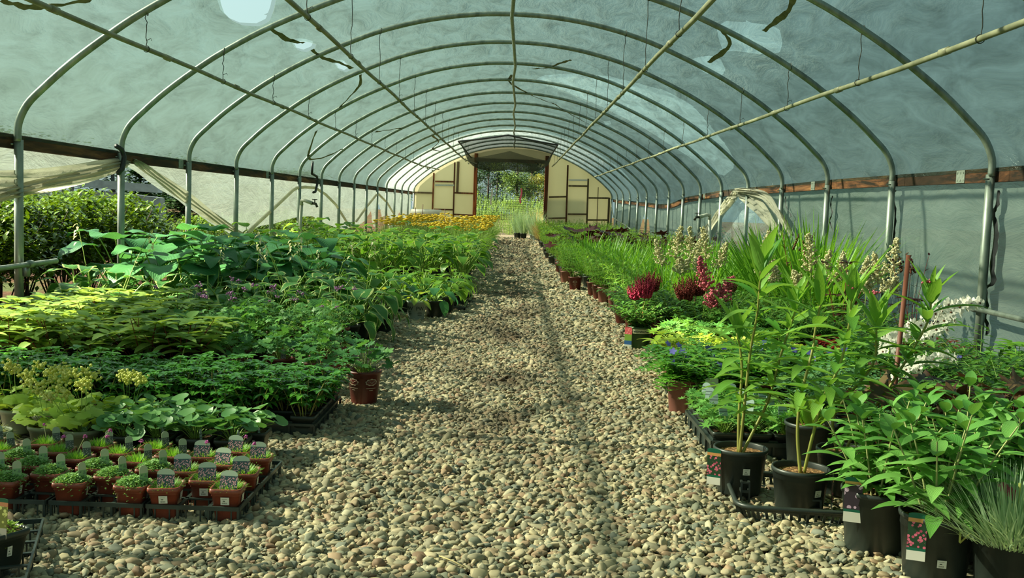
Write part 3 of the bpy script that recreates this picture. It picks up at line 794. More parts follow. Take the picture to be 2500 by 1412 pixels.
# black tape lines running down the right curtain
TL = [('dark tape line down the right curtain beyond the second post', [(1990, 0, 480), ]), ]
for lb, pts, w in [('wavy black tape line on the right curtain behind the nearest post', [(2438, 465), (2435, 500), (2425, 520), (2432, 560), (2430, 600), (2422, 650), (2425, 690), (2405, 705), (2408, 745), (2403, 770), (2412, 800), (2408, 820)], .035),
                   ('black tape line on the right curtain beside the second post', [(2187, 465), (2182, 480), (2186, 520), (2184, 560), (2180, 600), (2186, 640), (2176, 670), (2184, 700)], .022),
                   ('thin black tape line on the right curtain beside the third post', [(2033, 478), (2028, 500), (2032, 520), (2026, 540), (2035, 565)], .016),
                   ('thin dark line on the right curtain near the fourth post', [(1918, 480), (1920, 505), (1932, 530), (1908, 535), (1906, 565)], .012)]:
    mb = MB(); rows = []; q = [on_x(a, b, XR - .045) for a, b in pts]; q = [V(p) for p in catmull([tuple(p) for p in q], 4)]
    for j, p in enumerate(q):
        ww = w * (.4 + .6 * math.sin(PI * j / (len(q) - 1)) ** .5); r = [(p.x + .004 * math.sin(j * 2), p.y - ww, p.z), (p.x - .006, p.y, p.z), (p.x, p.y + ww, p.z)]; rows.append(r)
    mb.grid(rows); tag(link('tape_line', mb.build('tape_line', M['black_tape'])), lb, 'tape')
# low rails
mb = MB(); mb.tube([(-3.06, -1.0, .49), (-3.06, 3, .50), (-3.06, 6.85, .52)], .017, n=10)
t = thing('low_pipe', 'grey horizontal pipe clamped low on the nearest left post', 'pipe', (0, 0, 0)); link('pipe', mb.build('pipe', M['galv']), t)
mb = MB(); mb.tube([(-3.06, 6.45, .52), (-3.06, 6.50, .52)], .024, n=10); mb.box((-3.08, 6.475, .475), (.03, .03, .07)); link('clamp', mb.build('clamp', M['galv']), t)
mb = MB(); mb.tube([(2.93, -1.0, .43), (2.93, 6.46, .455)], .017, n=10)
t = thing('low_pipe', 'grey horizontal pipe fixed low on the nearest right post', 'pipe', (0, 0, 0)); link('pipe', mb.build('pipe', M['galv']), t)
mb = MB(); mb.tube([(2.93, 6.42, .455), (2.93, 6.48, .455)], .024, n=10); link('clamp', mb.build('clamp', M['galv']), t)
pipe3([(-3.0, y, .43 + .0) for y in (24.5, 26, 27.5)] + [(-3.0, 29, .47), (-3.02, 30.2, .60), (-3.04, 30.8, .85)], .02, M['galv'], 'low_pipe', 'thin grey pipe curving up at the far left posts', 'pipe')
pipe3([on_x(a, b, 2.9) for a, b in [(1540, 560), (1528, 551), (1512, 542), (1498, 532), (1494, 510), (1491, 488)]], .02, M['galv'], 'low_pipe', 'thin grey pipe curving up at the far right posts', 'pipe')
# water stand pipes
def tap(loc, sx, label):
    t = thing('water_tap', label, 'tap', loc)
    mb = MB(); mb.tube([(0, 0, 0), (0.02 * sx, 0, .45), (.04 * sx, 0, .93)], .024, n=10); link('standpipe', mb.build('standpipe', M['pvc']), t)
    mb = MB(); mb.tube([(.04 * sx, 0, .90), (.04 * sx, 0, .96), (.09 * sx, -.02, .965), (.20 * sx, -.05, .93)], .026, n=10); link('elbow', mb.build('elbow', M['pvc']), t)
    mb = MB(); mb.tube([(.20 * sx, -.05, .93), (.25 * sx, -.06, .925), (.27 * sx, -.06, .88)], .018, n=8); mb.tube([(.235 * sx, -.06, .93), (.235 * sx, -.06, .98)], .008, n=6); mb.box((.235 * sx, -.06, .985), (.07, .014, .012)); link('faucet', mb.build('faucet', M['brass']), t)
p = on_x(728, 560, XC - HALF + .12); tap((p.x, p.y, 0), 1, 'white standpipe with brass tap beside the left posts')
p = on_x(1738, 560, XC + HALF - .12); tap((p.x, p.y, 0), -1, 'white standpipe with brass tap beside the right posts')
# ---------------------------------------------------------------- end wall
Y = YEND + .02
def W(px, py, y=Y):
    p = on_y(px, py, y); return p.x, p.z
def CW(x, y): return W(900 + x / 3.571, 330 + y / 3.571)
xd0, xd1 = W(1160, 470)[0], W(1333, 470)[0]
zd = W(1250, 398)[1]
arcw = [(x, z) for x, z in off_arc(.02)]
xs_, zs_ = [p[0] for p in arcw], [p[1] for p in arcw]
def wall_panel(x0, x1, z0=None):
    mb = MB(); n = max(2, int((x1 - x0) / .1)); rows = []
    for j in range(n + 1):
        x = x0 + (x1 - x0) * j / n; zt = interp(xs_, zs_, x) if xs_[0] < x < xs_[-1] else 1.3
        zb = z0 if z0 is not None else -.02
        rows.append([(x, Y + .03, zb), (x, Y + .03, (zb + zt) / 2), (x, Y + .03, max(zt, zb + .01))])
    b = len(mb.v); mb.grid(rows)
    n0 = len(mb.v); fs = list(mb.f)
    for v_, a_ in zip(list(mb.v), list(mb.a)): mb.vert((v_[0], v_[1] + .02, v_[2]), *a_)
    for f in fs: mb.face(*[n0 + i for i in reversed(f)])
    return mb
o = struct('wall_back', wall_panel(XC - HALF - .03, xd0).build('wall_back', M['panel'], False), 'cream panelled end wall around the doorway')
link('end_panel', wall_panel(xd1, XC + HALF + .03).build('end_panel', M['panel'], False), o)
link('end_panel', wall_panel(xd0, xd1, zd + .10).build('end_panel', M['panel'], False), o)
def stud(a, b, w, mat, d=.05):
    (x0, z0), (x1, z1) = CW(*a), CW(*b); mb = MB(); mb.beam((x0, Y, z0), (x1, Y, z1), w, d) if abs(z1 - z0) < abs(x1 - x0) else mb.beam((x0, Y, z0), (x1, Y, z1), d, w) if False else mb.beam((x0, Y, z0), (x1, Y, z1), w, w)
    link('stud', mb.build('stud', mat, False), o)
for a, b, w, mt in [((569, 330), (552, 770), .05, 'stud'), ((751, 238), (736, 770), .045, 'stud'), ((783, 232), (772, 497), .07, 'studg'), ((388, 500), (556, 505), .10, 'studg'), ((580, 404), (745, 407), .035, 'stud'), ((580, 436), (745, 438), .05, 'plate'), ((750, 503), (912, 510), .03, 'stud'), ((572, 647), (735, 651), .03, 'stud'), ((742, 692), (910, 700), .03, 'stud'),
                    ((1737, 262), (1720, 810), .05, 'stud'), ((1915, 380), (1900, 810), .05, 'studg'), ((2002, 455), (1988, 810), .022, 'studg'), ((2097, 545), (2086, 830), .06, 'studg'), ((1572, 541), (1725, 537), .03, 'studg'), ((1565, 727), (1718, 724), .03, 'studg'), ((1745, 392), (1905, 394), .02, 'white'), ((1742, 443), (1910, 446), .035, 'studg'), ((1735, 690), (1900, 691), .035, 'studg'), ((1918, 548), (2092, 550), .03, 'studg'), ((1908, 741), (2080, 742), .025, 'studg')]:  # the white bar paints in a bright slit of daylight, not a stud
    stud(a, b, w, M[mt])
# door frame
d = thing('door_1', None, None); d['kind'] = 'structure'; d['label'] = 'open doorway with orange timber jambs in the end wall'
for (x, wd) in ((xd0, .11), (xd1, .11)):
    mb = MB(); mb.box((x, Y - .02, (zd + .25) / 2), (wd, .12, zd + .25)); link('jamb', mb.build('jamb', M['jamb'], False), d)
mb = MB(); mb.box(((xd0 + xd1) / 2, Y - .025, zd + .06), (xd1 - xd0, .10, .10)); link('header', mb.build('header', M['stud'], False), d)
# net canopy hung above the door
FL, FM, FR = on_y(1119, 345, 25.5), on_y(1240, 330, 25.5), on_y(1362, 352, 25.5)
mb = MB(); rows = []
for i in range(15):
    s = i / 14; r = []
    for j in range(25):
        u = j / 24 * 2 - 1
        x = FL.x + (FR.x - FL.x) * (u * .5 + .5); x *= 1 - .05 * s
        y = 25.5 + (YEND - .25 - 25.5) * s
        ridge = 1 - abs(u)
        zf = FL.z + (FM.z - FL.z) * ridge ** 1.2
        zb = 2.40 + .25 * ridge ** 1.3
        z = zf + (zb - zf) * s - .70 * math.sin(PI * s) ** .8 * (1 - u * u) ** .42
        r.append((x, y, z))
    rows.append(r)
mb.grid(rows)
nt_ = thing('net_canopy', 'sagging dark shade net slung above the far doorway', 'net', (0, 0, 0))
link('netting', mb.build('netting', M['net']), nt_)
mb = MB(); mb.tube([rows[0][j] for j in range(25)], .022, n=6); link('front_hem', mb.build('front_hem', M['black_tape']), nt_)
mb = MB(); mb.tube([rows[i][0] for i in range(15)], .018, n=6); link('side_hem', mb.build('side_hem', M['black_tape']), nt_)
mb = MB(); mb.tube([rows[i][24] for i in range(15)], .018, n=6); link('side_hem', mb.build('side_hem', M['black_tape']), nt_)
# ---------------------------------------------------------------- ground
mb = MB(); mb.grid([[(-60, -20, -.03), (60, -20, -.03)], [(-60, 120, -.03), (60, 120, -.03)]]); struct('ground', mb.build('ground', M['soil_out']), 'bare brown and grassy ground outside')
mb = MB(); rows = []
for j in range(34): rows.append([(XC - 3.2 + 6.4 * i / 8, -2.6 + j * 1.15, -.012 + .004 * noise.noise((i, j, 0))) for i in range(9)])
mb.grid(rows); struct('floor', mb.build('floor', M['gravel_base']), 'gravel floor of the greenhouse')
mb = MB(); mb.grid([[(-1.6, YEND, -.011), (1.6, YEND, -.011)], [(-4, 60, -.011), (5, 60, -.011)]]); tag(link('floor', mb.build('floor_out', M['gravel_base'])), 'gravel path beyond the doorway', kind='structure')
# pebbles: one object of loose stones
def pebbles():
    rn = random.Random(5); P = []
    y = 2.35
    while y < 31.0:
        sp = .0165 if y < 6 else (.0165 + (y - 6) * .0022)
        y += sp * .82
        x0, x1 = (-.50 * y - .05, .50 * y + .05)
        bl = -1.0 if y > 4.3 else (-1.9 if y < 3.9 else -1.1)
        x0 = max(x0, bl); x1 = min(x1, 1.25 if y < 4.2 else 1.0)
        n = int((x1 - x0) / sp)
        for i in range(n): P.append((x0 + (i + rn.random() * .9) * sp, y + (rn.random() - .5) * sp, rn.random() ** 2 * .012 - .002))
    me = bpy.data.meshes.new('pebbles'); me.from_pydata(P, [], [])
    ro = me.attributes.new('rot', 'FLOAT_VECTOR', 'POINT'); ss = me.attributes.new('scl', 'FLOAT_VECTOR', 'POINT')
    R, Q = [], []
    for (x, y, z) in P:
        R += [rn.gauss(0, .4), rn.gauss(0, .4), rn.random() * 6.28]
        k = .0105 * (0.6 + rn.random() ** 2.2 * 1.25) * (1 if y < 6 else 1 + (y - 6) * .10)
        Q += [k * rn.uniform(1.0, 1.65), k * rn.uniform(.75, 1.1), k * rn.uniform(.42, .8)]
    ro.data.foreach_set('vector', R); ss.data.foreach_set('vector', Q)
    ng = bpy.data.node_groups.new('stones', 'GeometryNodeTree')
    ng.interface.new_socket('Geometry', in_out='INPUT', socket_type='NodeSocketGeometry'); ng.interface.new_socket('Geometry', in_out='OUTPUT', socket_type='NodeSocketGeometry')
    gi = ng.nodes.new('NodeGroupInput'); go = ng.nodes.new('NodeGroupOutput')
    j = ng.nodes.new('GeometryNodeGeometryToInstance')
    for s in range(6):
        ic = ng.nodes.new('GeometryNodeMeshIcoSphere'); ic.inputs['Radius'].default_value = 1; ic.inputs['Subdivisions'].default_value = 2
        nz = ng.nodes.new('ShaderNodeTexNoise'); nz.noise_dimensions = '4D'; nz.inputs['W'].default_value = s * 7.3; nz.inputs['Scale'].default_value = .9; nz.inputs['Detail'].default_value = 1
        su = ng.nodes.new('ShaderNodeVectorMath'); su.operation = 'SUBTRACT'; su.inputs[1].default_value = (.5, .5, .5); ng.links.new(nz.outputs['Color'], su.inputs[0])
        sl = ng.nodes.new('ShaderNodeVectorMath'); sl.operation = 'SCALE'; sl.inputs['Scale'].default_value = 1.5; ng.links.new(su.outputs[0], sl.inputs[0])
        sp_ = ng.nodes.new('GeometryNodeSetPosition'); ng.links.new(ic.outputs[0], sp_.inputs['Geometry']); ng.links.new(sl.outputs[0], sp_.inputs['Offset'])
        sm = ng.nodes.new('GeometryNodeSetShadeSmooth'); ng.links.new(sp_.outputs[0], sm.inputs['Geometry'])
        mt = ng.nodes.new('GeometryNodeSetMaterial'); mt.inputs['Material'].default_value = M['pebble']; ng.links.new(sm.outputs[0], mt.inputs['Geometry'])
        ng.links.new(mt.outputs[0], j.inputs[0])
    iop = ng.nodes.new('GeometryNodeInstanceOnPoints'); iop.inputs['Pick Instance'].default_value = True
    rv = ng.nodes.new('FunctionNodeRandomValue'); rv.data_type = 'INT'; rv.inputs[4].default_value = 0; rv.inputs[5].default_value = 5
    for o_ in rv.outputs:
        if o_.type == 'INT' and o_.enabled: ng.links.new(o_, iop.inputs['Instance Index'])
    ra = ng.nodes.new('GeometryNodeInputNamedAttribute'); ra.data_type = 'FLOAT_VECTOR'; ra.inputs[0].default_value = 'rot'
    sa = ng.nodes.new('GeometryNodeInputNamedAttribute'); sa.data_type = 'FLOAT_VECTOR'; sa.inputs[0].default_value = 'scl'
    eu = ng.nodes.new('FunctionNodeEulerToRotation'); ng.links.new(ra.outputs[0], eu.inputs[0]); ng.links.new(eu.outputs[0], iop.inputs['Rotation'])
    ng.links.new(sa.outputs[0], iop.inputs['Scale']); ng.links.new(gi.outputs[0], iop.inputs['Points']); ng.links.new(j.outputs[0], iop.inputs['Instance'])
    ng.links.new(iop.outputs[0], go.inputs[0])
    o_ = link('pebbles', me); md = o_.modifiers.new('stones', 'NODES'); md.node_group = ng
    tag(o_, 'loose rounded river pebbles covering the path', 'pebbles', kind='stuff')
    return len(P)
NPEB = pebbles()
print('pebbles', NPEB)
# ---------------------------------------------------------------- pots and trays
POT = {}
def round_pot(key, mat, top, bot, h, soil='soil', band=None, sq=0, fill=.88, n=28):
    mb = MB(); r, b = top / 2, bot / 2
    mb.lathe([(b * .2, .004), (b * .96, .002), (b, .008), (b + (r - b) * .80, h * .80), (b + (r - b) * .80 + .0015, h * .80), (r - .003, h - .016), (r + .002, h - .015), (r + .004, h - .008), (r + .003, h), (r - .001, h + .001), (r - .004, h - .004), (r - .006, h * fill - .004)], n=n, sq=sq)
    mb2 = MB(); rs = (b + (r - b) * fill) - .002
    mb2.disc((0, 0, h * fill), rs, 20, sq)
    d = {'pot': mb.build('pot', M[mat]), 'soil': mb2.build('soil', M[soil]), 'h': h, 'r': r, 'fill': h * fill, 'b': b}
    if band:
        m3 = MB(); z0, z1, bm = band
        m3.lathe([(b + (r - b) * z0 / h + .0012, z0), (b + (r - b) * z1 / h + .0012, z1)], n=32); d['band'] = m3.build('band', M[bm])
    POT[key] = d
round_pot('black1', 'black', .168, .135, .155)
round_pot('blackbig', 'black', .185, .150, .165, 'bark', n=40)
round_pot('blackmid', 'black', .200, .165, .19, 'bark', n=40)
round_pot('maroon', 'maroon', .165, .125, .168)
round_pot('dusty', 'dusty', .14, .11, .17)
round_pot('grey', 'greypot', .165, .135, .165)
round_pot('sage', 'sagepot', .135, .098, .105)
round_pot('green', 'greenpot', .172, .145, .165, band=(.118, .150, 'cream'))
round_pot('sqred', 'red', .092, .066, .104, sq=.26, n=36, fill=.93)
round_pot('sqblack', 'black', .10, .075, .085, sq=.26, n=28, fill=.92)
round_pot('sqblackbig', 'black', .115, .088, .10, sq=.26, n=28, fill=.92)
def plate_tag(w, h, mat, arch=.25, name='plant_tag', taper=1.0, round_=True):
    # thin label, v = 0 bottom .. 1 top
    mb = MB(); pts = []
    hw = w / 2
    pts += [(-hw * taper, 0), (hw * taper, 0), (hw, h * (1 - arch))]
    for k in range(1, 8):
        a = PI * k / 8; pts.append((hw * math.cos(a), h * (1 - arch) + h * arch * math.sin(a)))
    pts.append((-hw, h * (1 - arch)))
    for s in (0, 1):
        b = [mb.vert((x, -.0007 + .0014 * s, z), x / w + .5, z / h, .5) for x, z in pts]
        mb.face(*(b if s == 0 else b[::-1]))
    n = len(pts)
    for k in range(n): mb.face(k, k + n, (k + 1) % n + n, (k + 1) % n)
    return mb.build(name, M[mat], False)
TAGS = {'pink': plate_tag(.054, .064, 'tag_pink', .22), 'green': plate_tag(.026, .072, 'tag_green', .18), 'dark': plate_tag(.026, .066, 'tag_dark', .18), 'lime': plate_tag(.021, .085, 'tag_lime', .14),
        'milk': plate_tag(.046, .125, 'tag_milk', .04), 'phlox': plate_tag(.046, .125, 'tag_phlox', .04), 'hops': plate_tag(.030, .088, 'tag_hops', .03), 'blue': plate_tag(.05, .13, 'tag_blue', .04), 'back': plate_tag(.036, .05, 'tag_back', .3), 'thin': plate_tag(.010, .05, 'tag_back', .2)}
def sticker_mesh(w, h):
    mb = MB(); b = [mb.vert(p, u, v, .5) for p, u, v in (((-w / 2, -.0006, 0), 0, 0), ((w / 2, -.0006, 0), 1, 0), ((w / 2, -.0006, h), 1, 1), ((-w / 2, -.0006, h), 0, 1))]; mb.face(*b)
    b = [mb.vert((p[0], .0006, p[2])) for p in ((-w / 2, 0, 0), (w / 2, 0, 0), (w / 2, 0, h), (-w / 2, 0, h))]; mb.face(*b[::-1])
    return mb.build('price_label', M['sticker'], False)
STK = {'sq': sticker_mesh(.026, .024), 'tall': sticker_mesh(.013, .026), 'mid': sticker_mesh(.024, .022)}
def text_mesh(txt, size, font_bold=False):
    cu = bpy.data.curves.new('txt', 'FONT'); cu.body = txt; cu.size = size; cu.align_x = 'CENTER'; cu.resolution_u = 2; cu.extrude = .0003; cu.offset = size * .012
    ob = bpy.data.objects.new('txt', cu); COL.objects.link(ob); bpy.context.view_layer.update()
    me = bpy.data.meshes.new_from_object(ob.evaluated_get(bpy.context.evaluated_depsgraph_get()))
    bpy.data.objects.remove(ob); return me
def wrap_text(txt, size, r, z, ang, mat, name='printed_text'):
    # lettering bent round a pot wall of radius r, centred at azimuth ang (-90 deg faces the camera)
    me = text_mesh(txt, size)
    for v in me.vertices:
        a = ang + v.co.x / r; rr = r + .0012 + v.co.z; v.co = V((rr * math.cos(a), rr * math.sin(a), z + v.co.y))
    me.materials.clear(); me.materials.append(M[mat]); me.name = name; return me
def tray(key, nx, ny, pitch, h, mat='blackd', solid=False):
    mb = MB(); w, d = nx * pitch, ny * pitch
    if solid:
        for s, (a, b) in enumerate((((-w / 2, -d / 2), (w / 2, -d / 2)), ((w / 2, -d / 2), (w / 2, d / 2)), ((w / 2, d / 2), (-w / 2, d / 2)), ((-w / 2, d / 2), (-w / 2, -d / 2)))):
            mb.beam((a[0] * .96, a[1] * .96, h / 2), (b[0] * .96, b[1] * .96, h / 2), .003, h)
            mb.beam((a[0], a[1], h * .82), (b[0], b[1], h * .82), .012, .010)
            n = ny if s in (1, 3) else nx
            for k in range(n + 1):
                t = k / n; mb.beam((a[0] + (b[0] - a[0]) * t, a[1] + (b[1] - a[1]) * t, 0), (a[0] + (b[0] - a[0]) * t, a[1] + (b[1] - a[1]) * t, h * .8), .008, .008)
        mb.box((0, 0, .004), (w * .96, d * .96, .004))
    else:
        for a, b in (((-w / 2, -d / 2), (w / 2, -d / 2)), ((w / 2, -d / 2), (w / 2, d / 2)), ((w / 2, d / 2), (-w / 2, d / 2)), ((-w / 2, d / 2), (-w / 2, -d / 2))):
            mb.beam((a[0], a[1], h), (b[0], b[1], h), .006, .013)
        for i in range(1, nx): mb.beam((-w / 2 + i * pitch, -d / 2, h), (-w / 2 + i * pitch, d / 2, h), .012, .005)
        for j in range(1, ny): mb.beam((-w / 2, -d / 2 + j * pitch, h), (w / 2, -d / 2 + j * pitch, h), .012, .005)
        for i in range(nx + 1):
            for j in range(ny + 1):
                mb.box((-w / 2 + i * pitch * (1) + (.004 if i == 0 else -.004 if i == nx else 0), -d / 2 + j * pitch + (.004 if j == 0 else -.004 if j == ny else 0), h / 2), (.007, .007, h))
        for i in range(nx):
            for j in range(ny):
                cx, cy = -w / 2 + (i + .5) * pitch, -d / 2 + (j + .5) * pitch
                for dx in (-.022, .022): mb.box((cx + dx, cy - pitch / 2 + .004, h / 2), (.004, .003, h)); mb.box((cx + dx, cy + pitch / 2 - .004, h / 2), (.004, .003, h))
                for dy in (-.022, .022): mb.box((cx - pitch / 2 + .004, cy + dy, h / 2), (.003, .004, h)); mb.box((cx + pitch / 2 - .004, cy + dy, h / 2), (.003, .004, h))
                mb.box((cx, cy, .004), (pitch - .01, .010, .004)); mb.box((cx, cy, .004), (.010, pitch - .01, .004))
    return mb.build('tray', M[mat], False)
TRAY = {'open': tray('open', 3, 6, .094, .050), 'solid': tray('solid', 4, 6, .106, .062, solid=True), 'solid2': tray('solid2', 3, 5, .125, .05, solid=True)}
# ---------------------------------------------------------------- plants
ovate = lambda s: max(.02, (math.sin(PI * min(1, s ** .62)) ** .8)) if s < 1 else .01
lance = lambda s: max(.03, math.sin(PI * s ** .75) ** .9) if s < 1 else .01
blade = lambda s: max(.05, (1 - s) ** .6 * min(1, .55 + s * 1.5))
heart = lambda s: (max(.25, min(1, (s * 4.5 + .35))) if s < .22 else max(.01, (1 - ((s - .22) / .78) ** 1.7)))
strapf = lambda s: max(.02, min(1, .3 + s * 3) * (1 - s ** 3))
def lobes(n, deep, pts=4, span=5.3, tooth=0.0):
    o = []; tot = n * pts
    for k in range(tot + 1):
        a = -span / 2 + span * k / tot; ph = (k % pts) / pts
        r = 1 - deep * (abs(math.cos(PI * ph)) ** 1.3)
        r *= .72 + .28 * math.cos(a * .5)
        if tooth and k % 2: r *= 1 - tooth
        o.append((a, r))
    return o
ROUND = [(-2.75 + 5.5 * k / 14, 1.0 - .12 * abs(-1 + 2 * k / 14) - .04 * (k % 2)) for k in range(15)]
GER = lobes(5, .42, 4, 5.4, .10); GRAPE = lobes(5, .30, 6, 5.0, .14); MAPLE = lobes(5, .45, 4, 4.6, .08); CUT = lobes(7, .55, 4, 5.2, .1); SOFT = lobes(7, .14, 2, 5.4)
PETAL5 = [(2 * PI * k / 20 - PI, .55 + .45 * abs(math.sin(2.5 * (2 * PI * k / 20)))) for k in range(21)]
def pol(a, e, r=1.0): return V((math.cos(a) * math.cos(e) * r, math.sin(a) * math.cos(e) * r, math.sin(e) * r))
UP = V((0, 0, 1))
def curve(p, a, e0, L, drop, n=4):
    pts = [V(p)]; e = e0
    for i in range(n): pts.append(pts[-1] + pol(a, e, L / n)); e -= drop / n
    return pts, e
def hosta(rn, mat, n=14, L=.2, W=.13, pet=.3, r0=.03, wave=.04, stalk=0, prof=None, droop=1.0, lo=.35, dr=.5):
    f = MB(); s = MB()
    for i in range(n):
        q = (i + .5) / n; a = i * 2.4 + rn.uniform(-.2, .2); e = 1.45 - (1.45 - lo) * q + rn.uniform(-.1, .1); t = rn.random()
        pl = pet * rn.uniform(.8, 1.1) * (1.05 - .3 * q)
        pts, e2 = curve((math.cos(a) * r0 * q, math.sin(a) * r0 * q, 0), a, e, pl, dr)
        s.tube(pts, .0055, .004, 4, False, t)
        d = pol(a, e2 - .45 - .25 * q); up = pol(a, e2 + 1.2)
        k = rn.uniform(.75, 1.12)
        f.leaf(pts[-1], d, up, L * k, W * k, prof or heart, 7, droop * rn.uniform(.7, 1.3), .22, t, .12, wave, 4)
    parts = [('foliage', f, mat), ('leaf_stalks', s, 'stem')]
    for k in range(stalk):
        st = MB(); fl = MB(); a = rn.random() * 6.28; pts, e = curve((0, 0, 0), a, 1.35, pet * 2.1, .35, 6); st.tube(pts, .003, .0015, 4)
        for j in range(7):
            c = pts[-1] + V((0, 0, -.018 * j)); b = rn.random() * 6.28
            fl.leaf(c, pol(b, -.4), UP, .035, .016, lance, 3, .6, .5, rn.random())
        parts += [('flower_stalk', st, 'stem'), ('bellflowers', fl, 'plume_cream' if mat != 'x' else mat)]
    return parts
def lobed(rn, mat, out_, n=60, R=.028, H=.2, spread=.16, flowers=0, fmat='purp', cup=.25, lo=.15, stem='stem', fh=.1, fr=.011, wave=0.0, top=.35):
    f = MB(); s = MB(); fl = MB()
    for i in range(n):
        q = math.sqrt((i + .5) / n); a = i * 2.4; r = spread * q * rn.uniform(.8, 1.1); z = H * (1 - top * q * q) * rn.uniform(.6 if i % 3 else .35, 1.05)
        t = rn.random(); p = V((math.cos(a) * r, math.sin(a) * r, z))
        s.tube([(p.x * .2, p.y * .2, 0), (p.x * .55, p.y * .55, z * .65), p], .0016, .001, 3, False, t)
        nn = V((rn.gauss(0, .35) + p.x * 1.5, rn.gauss(0, .35) + p.y * 1.5, 1))
        f.fan(p, pol(a, 0), nn, out_, R * rn.uniform(.7, 1.25), t, -cup, wave)
    parts = [('foliage', f, mat), ('leaf_stalks', s, stem)]
    if flowers:
        for k in range(flowers):
            st = MB(); fl = MB(); a = rn.random() * 6.28; r = spread * rn.random(); z = H + fh * rn.uniform(.5, 1.1); p = V((math.cos(a) * r, math.sin(a) * r, z))
            st.tube([(p.x * .4, p.y * .4, H * .4), p], .0015, .001, 3, False)
            for j in range(9 if fr < .014 else 26): fl.ball(p + V((rn.gauss(0, fr * .8), rn.gauss(0, fr * .8), rn.gauss(0, fr * .6))), fr * .5 if fr < .014 else .0055, rn.random(), .7, rn)
            parts += [('flower_stalk', st, stem), ('flower_head', fl, fmat)]
    return parts
def whorls(rn, mat, n=9, H=.16, spread=.05, L=.04, W=.018, per=7, layers=3, stem='stem_b', prof=lance, lean=.35, seg=3, fold=.3, tip=True, sr=.0025):
    f = MB(); s = MB()
    for i in range(n):
        a = i * 2.4; q = math.sqrt((i + .5) / n); base = V((math.cos(a) * spread * q * .5, math.sin(a) * spread * q * .5, 0))
        h = H * rn.uniform(.65, 1.05); e = 1.5 - lean * q
        pts, ee = curve(base, a + rn.uniform(-.5, .5), e, h, .15, 4); s.tube(pts, sr, sr * .7, 4, False, rn.random())
        for l in range(layers):
            u = 1 - l * .8 / layers; k = u * 4; i0 = min(3, int(k)); c = pts[i0].lerp(pts[i0 + 1], k - i0); m = per if l == 0 else max(2, per - 2); t = rn.random()
            for j in range(m):
                b = j / m * 2 * PI + l * .6 + rn.uniform(-.2, .2); el = (.35 if l == 0 else .1) + rn.uniform(-.2, .2)
                f.leaf(c, pol(b, el), UP, L * rn.uniform(.75, 1.15) * (.85 if l == 0 else 1), W, prof, seg, .5, fold, t * .6 + rn.random() * .4)
    return [('foliage', f, mat), ('stems', s, stem)]
def tuft(rn, mat, n=90, L=.045, W=.004, spread=.035, e0=.55, heads=0, hm='pinkf', hh=.07, bend=.5, seg=2):
    f = MB()
    for i in range(n):
        a = i * 2.4; q = math.sqrt((i + .5) / n); p = V((math.cos(a) * spread * q, math.sin(a) * spread * q, -.004))
        f.leaf(p, pol(a + rn.gauss(0, .3), 1.5 - (1.5 - e0) * q + rn.gauss(0, .15)), pol(a + 3.1, .5), L * rn.uniform(.7, 1.1), W, blade, seg, bend * q, .1, rn.random())
    parts = [('foliage', f, mat)]
    for k in range(heads):
        a = rn.random() * 6.28; h = MB(); s = MB(); pts, e = curve((0, 0, .01), a, 1.45 - rn.random() * .7, hh * rn.uniform(.8, 1.3), .2, 4); s.tube(pts, .001, .0008, 4)
        c = pts[-1]
        for j in range(14): h.ball(c + pol(rn.random() * 6.28, rn.uniform(-.5, 1.5), .0055), .0028, rn.random(), .4, rn)
        parts += [('flower_stem', s, 'stem_w'), ('flower', h, hm)]
    return parts
def mat_(rn, mat, r=.05, n=420, L=.007, drape=.25, dome=.018, sq=True):
    f = MB()
    for i in range(n):
        a = i * 2.4; q = math.sqrt((i + .5) / n) * (1.12 if rn.random() < drape else 1.0)
        x, y = math.cos(a) * r * q, math.sin(a) * r * q
        z = dome * (1 - q * q) + rn.uniform(-.004, .006)
        if q > 1: z -= rn.random() ** 2 * .035; x *= 1.02; y *= 1.02
        f.leaf((x, y, z), pol(rn.random() * 6.28, rn.uniform(0, .9)), UP, L * rn.uniform(.8, 1.4), L * .62, lance, 2, .2, .3, rn.random())
    return [('foliage', f, mat)]
def trailing(rn, mat, n=34, L=.14, leaf=.018, W=.011, flowers=5, H=.10, fmat='bluef', drop=1.9):
    f = MB(); s = MB(); fl = MB()
    for i in range(n):
        a = i * 2.4; pts, e = curve((0, 0, H * .3), a, rn.uniform(.4, 1.4), L * rn.uniform(.6, 1.2), drop * rn.uniform(.5, 1.1), 7); s.tube(pts, .0013, .0009, 3, False)
        for j in range(1, 8):
            t = rn.random()
            for k in (-1, 1): f.leaf(pts[j], pol(a + k * 1.3, rn.uniform(0, .6)), UP, leaf * rn.uniform(.8, 1.2), W, lance, 3, .3, .2, t)
    P = [('foliage', f, mat), ('trailing_stems', s, 'stem')]
    for k in range(flowers):
        fl = MB(); a = rn.random() * 6.28; r = L * .6 * rn.random(); p = V((math.cos(a) * r, math.sin(a) * r, H * rn.uniform(.9, 1.3))); fl.fan(p, V((1, 0, 0)), V((rn.gauss(0, .4), -1, .8)), PETAL5, .019, rn.random(), .15); P.append(('flower', fl, fmat))
    return P
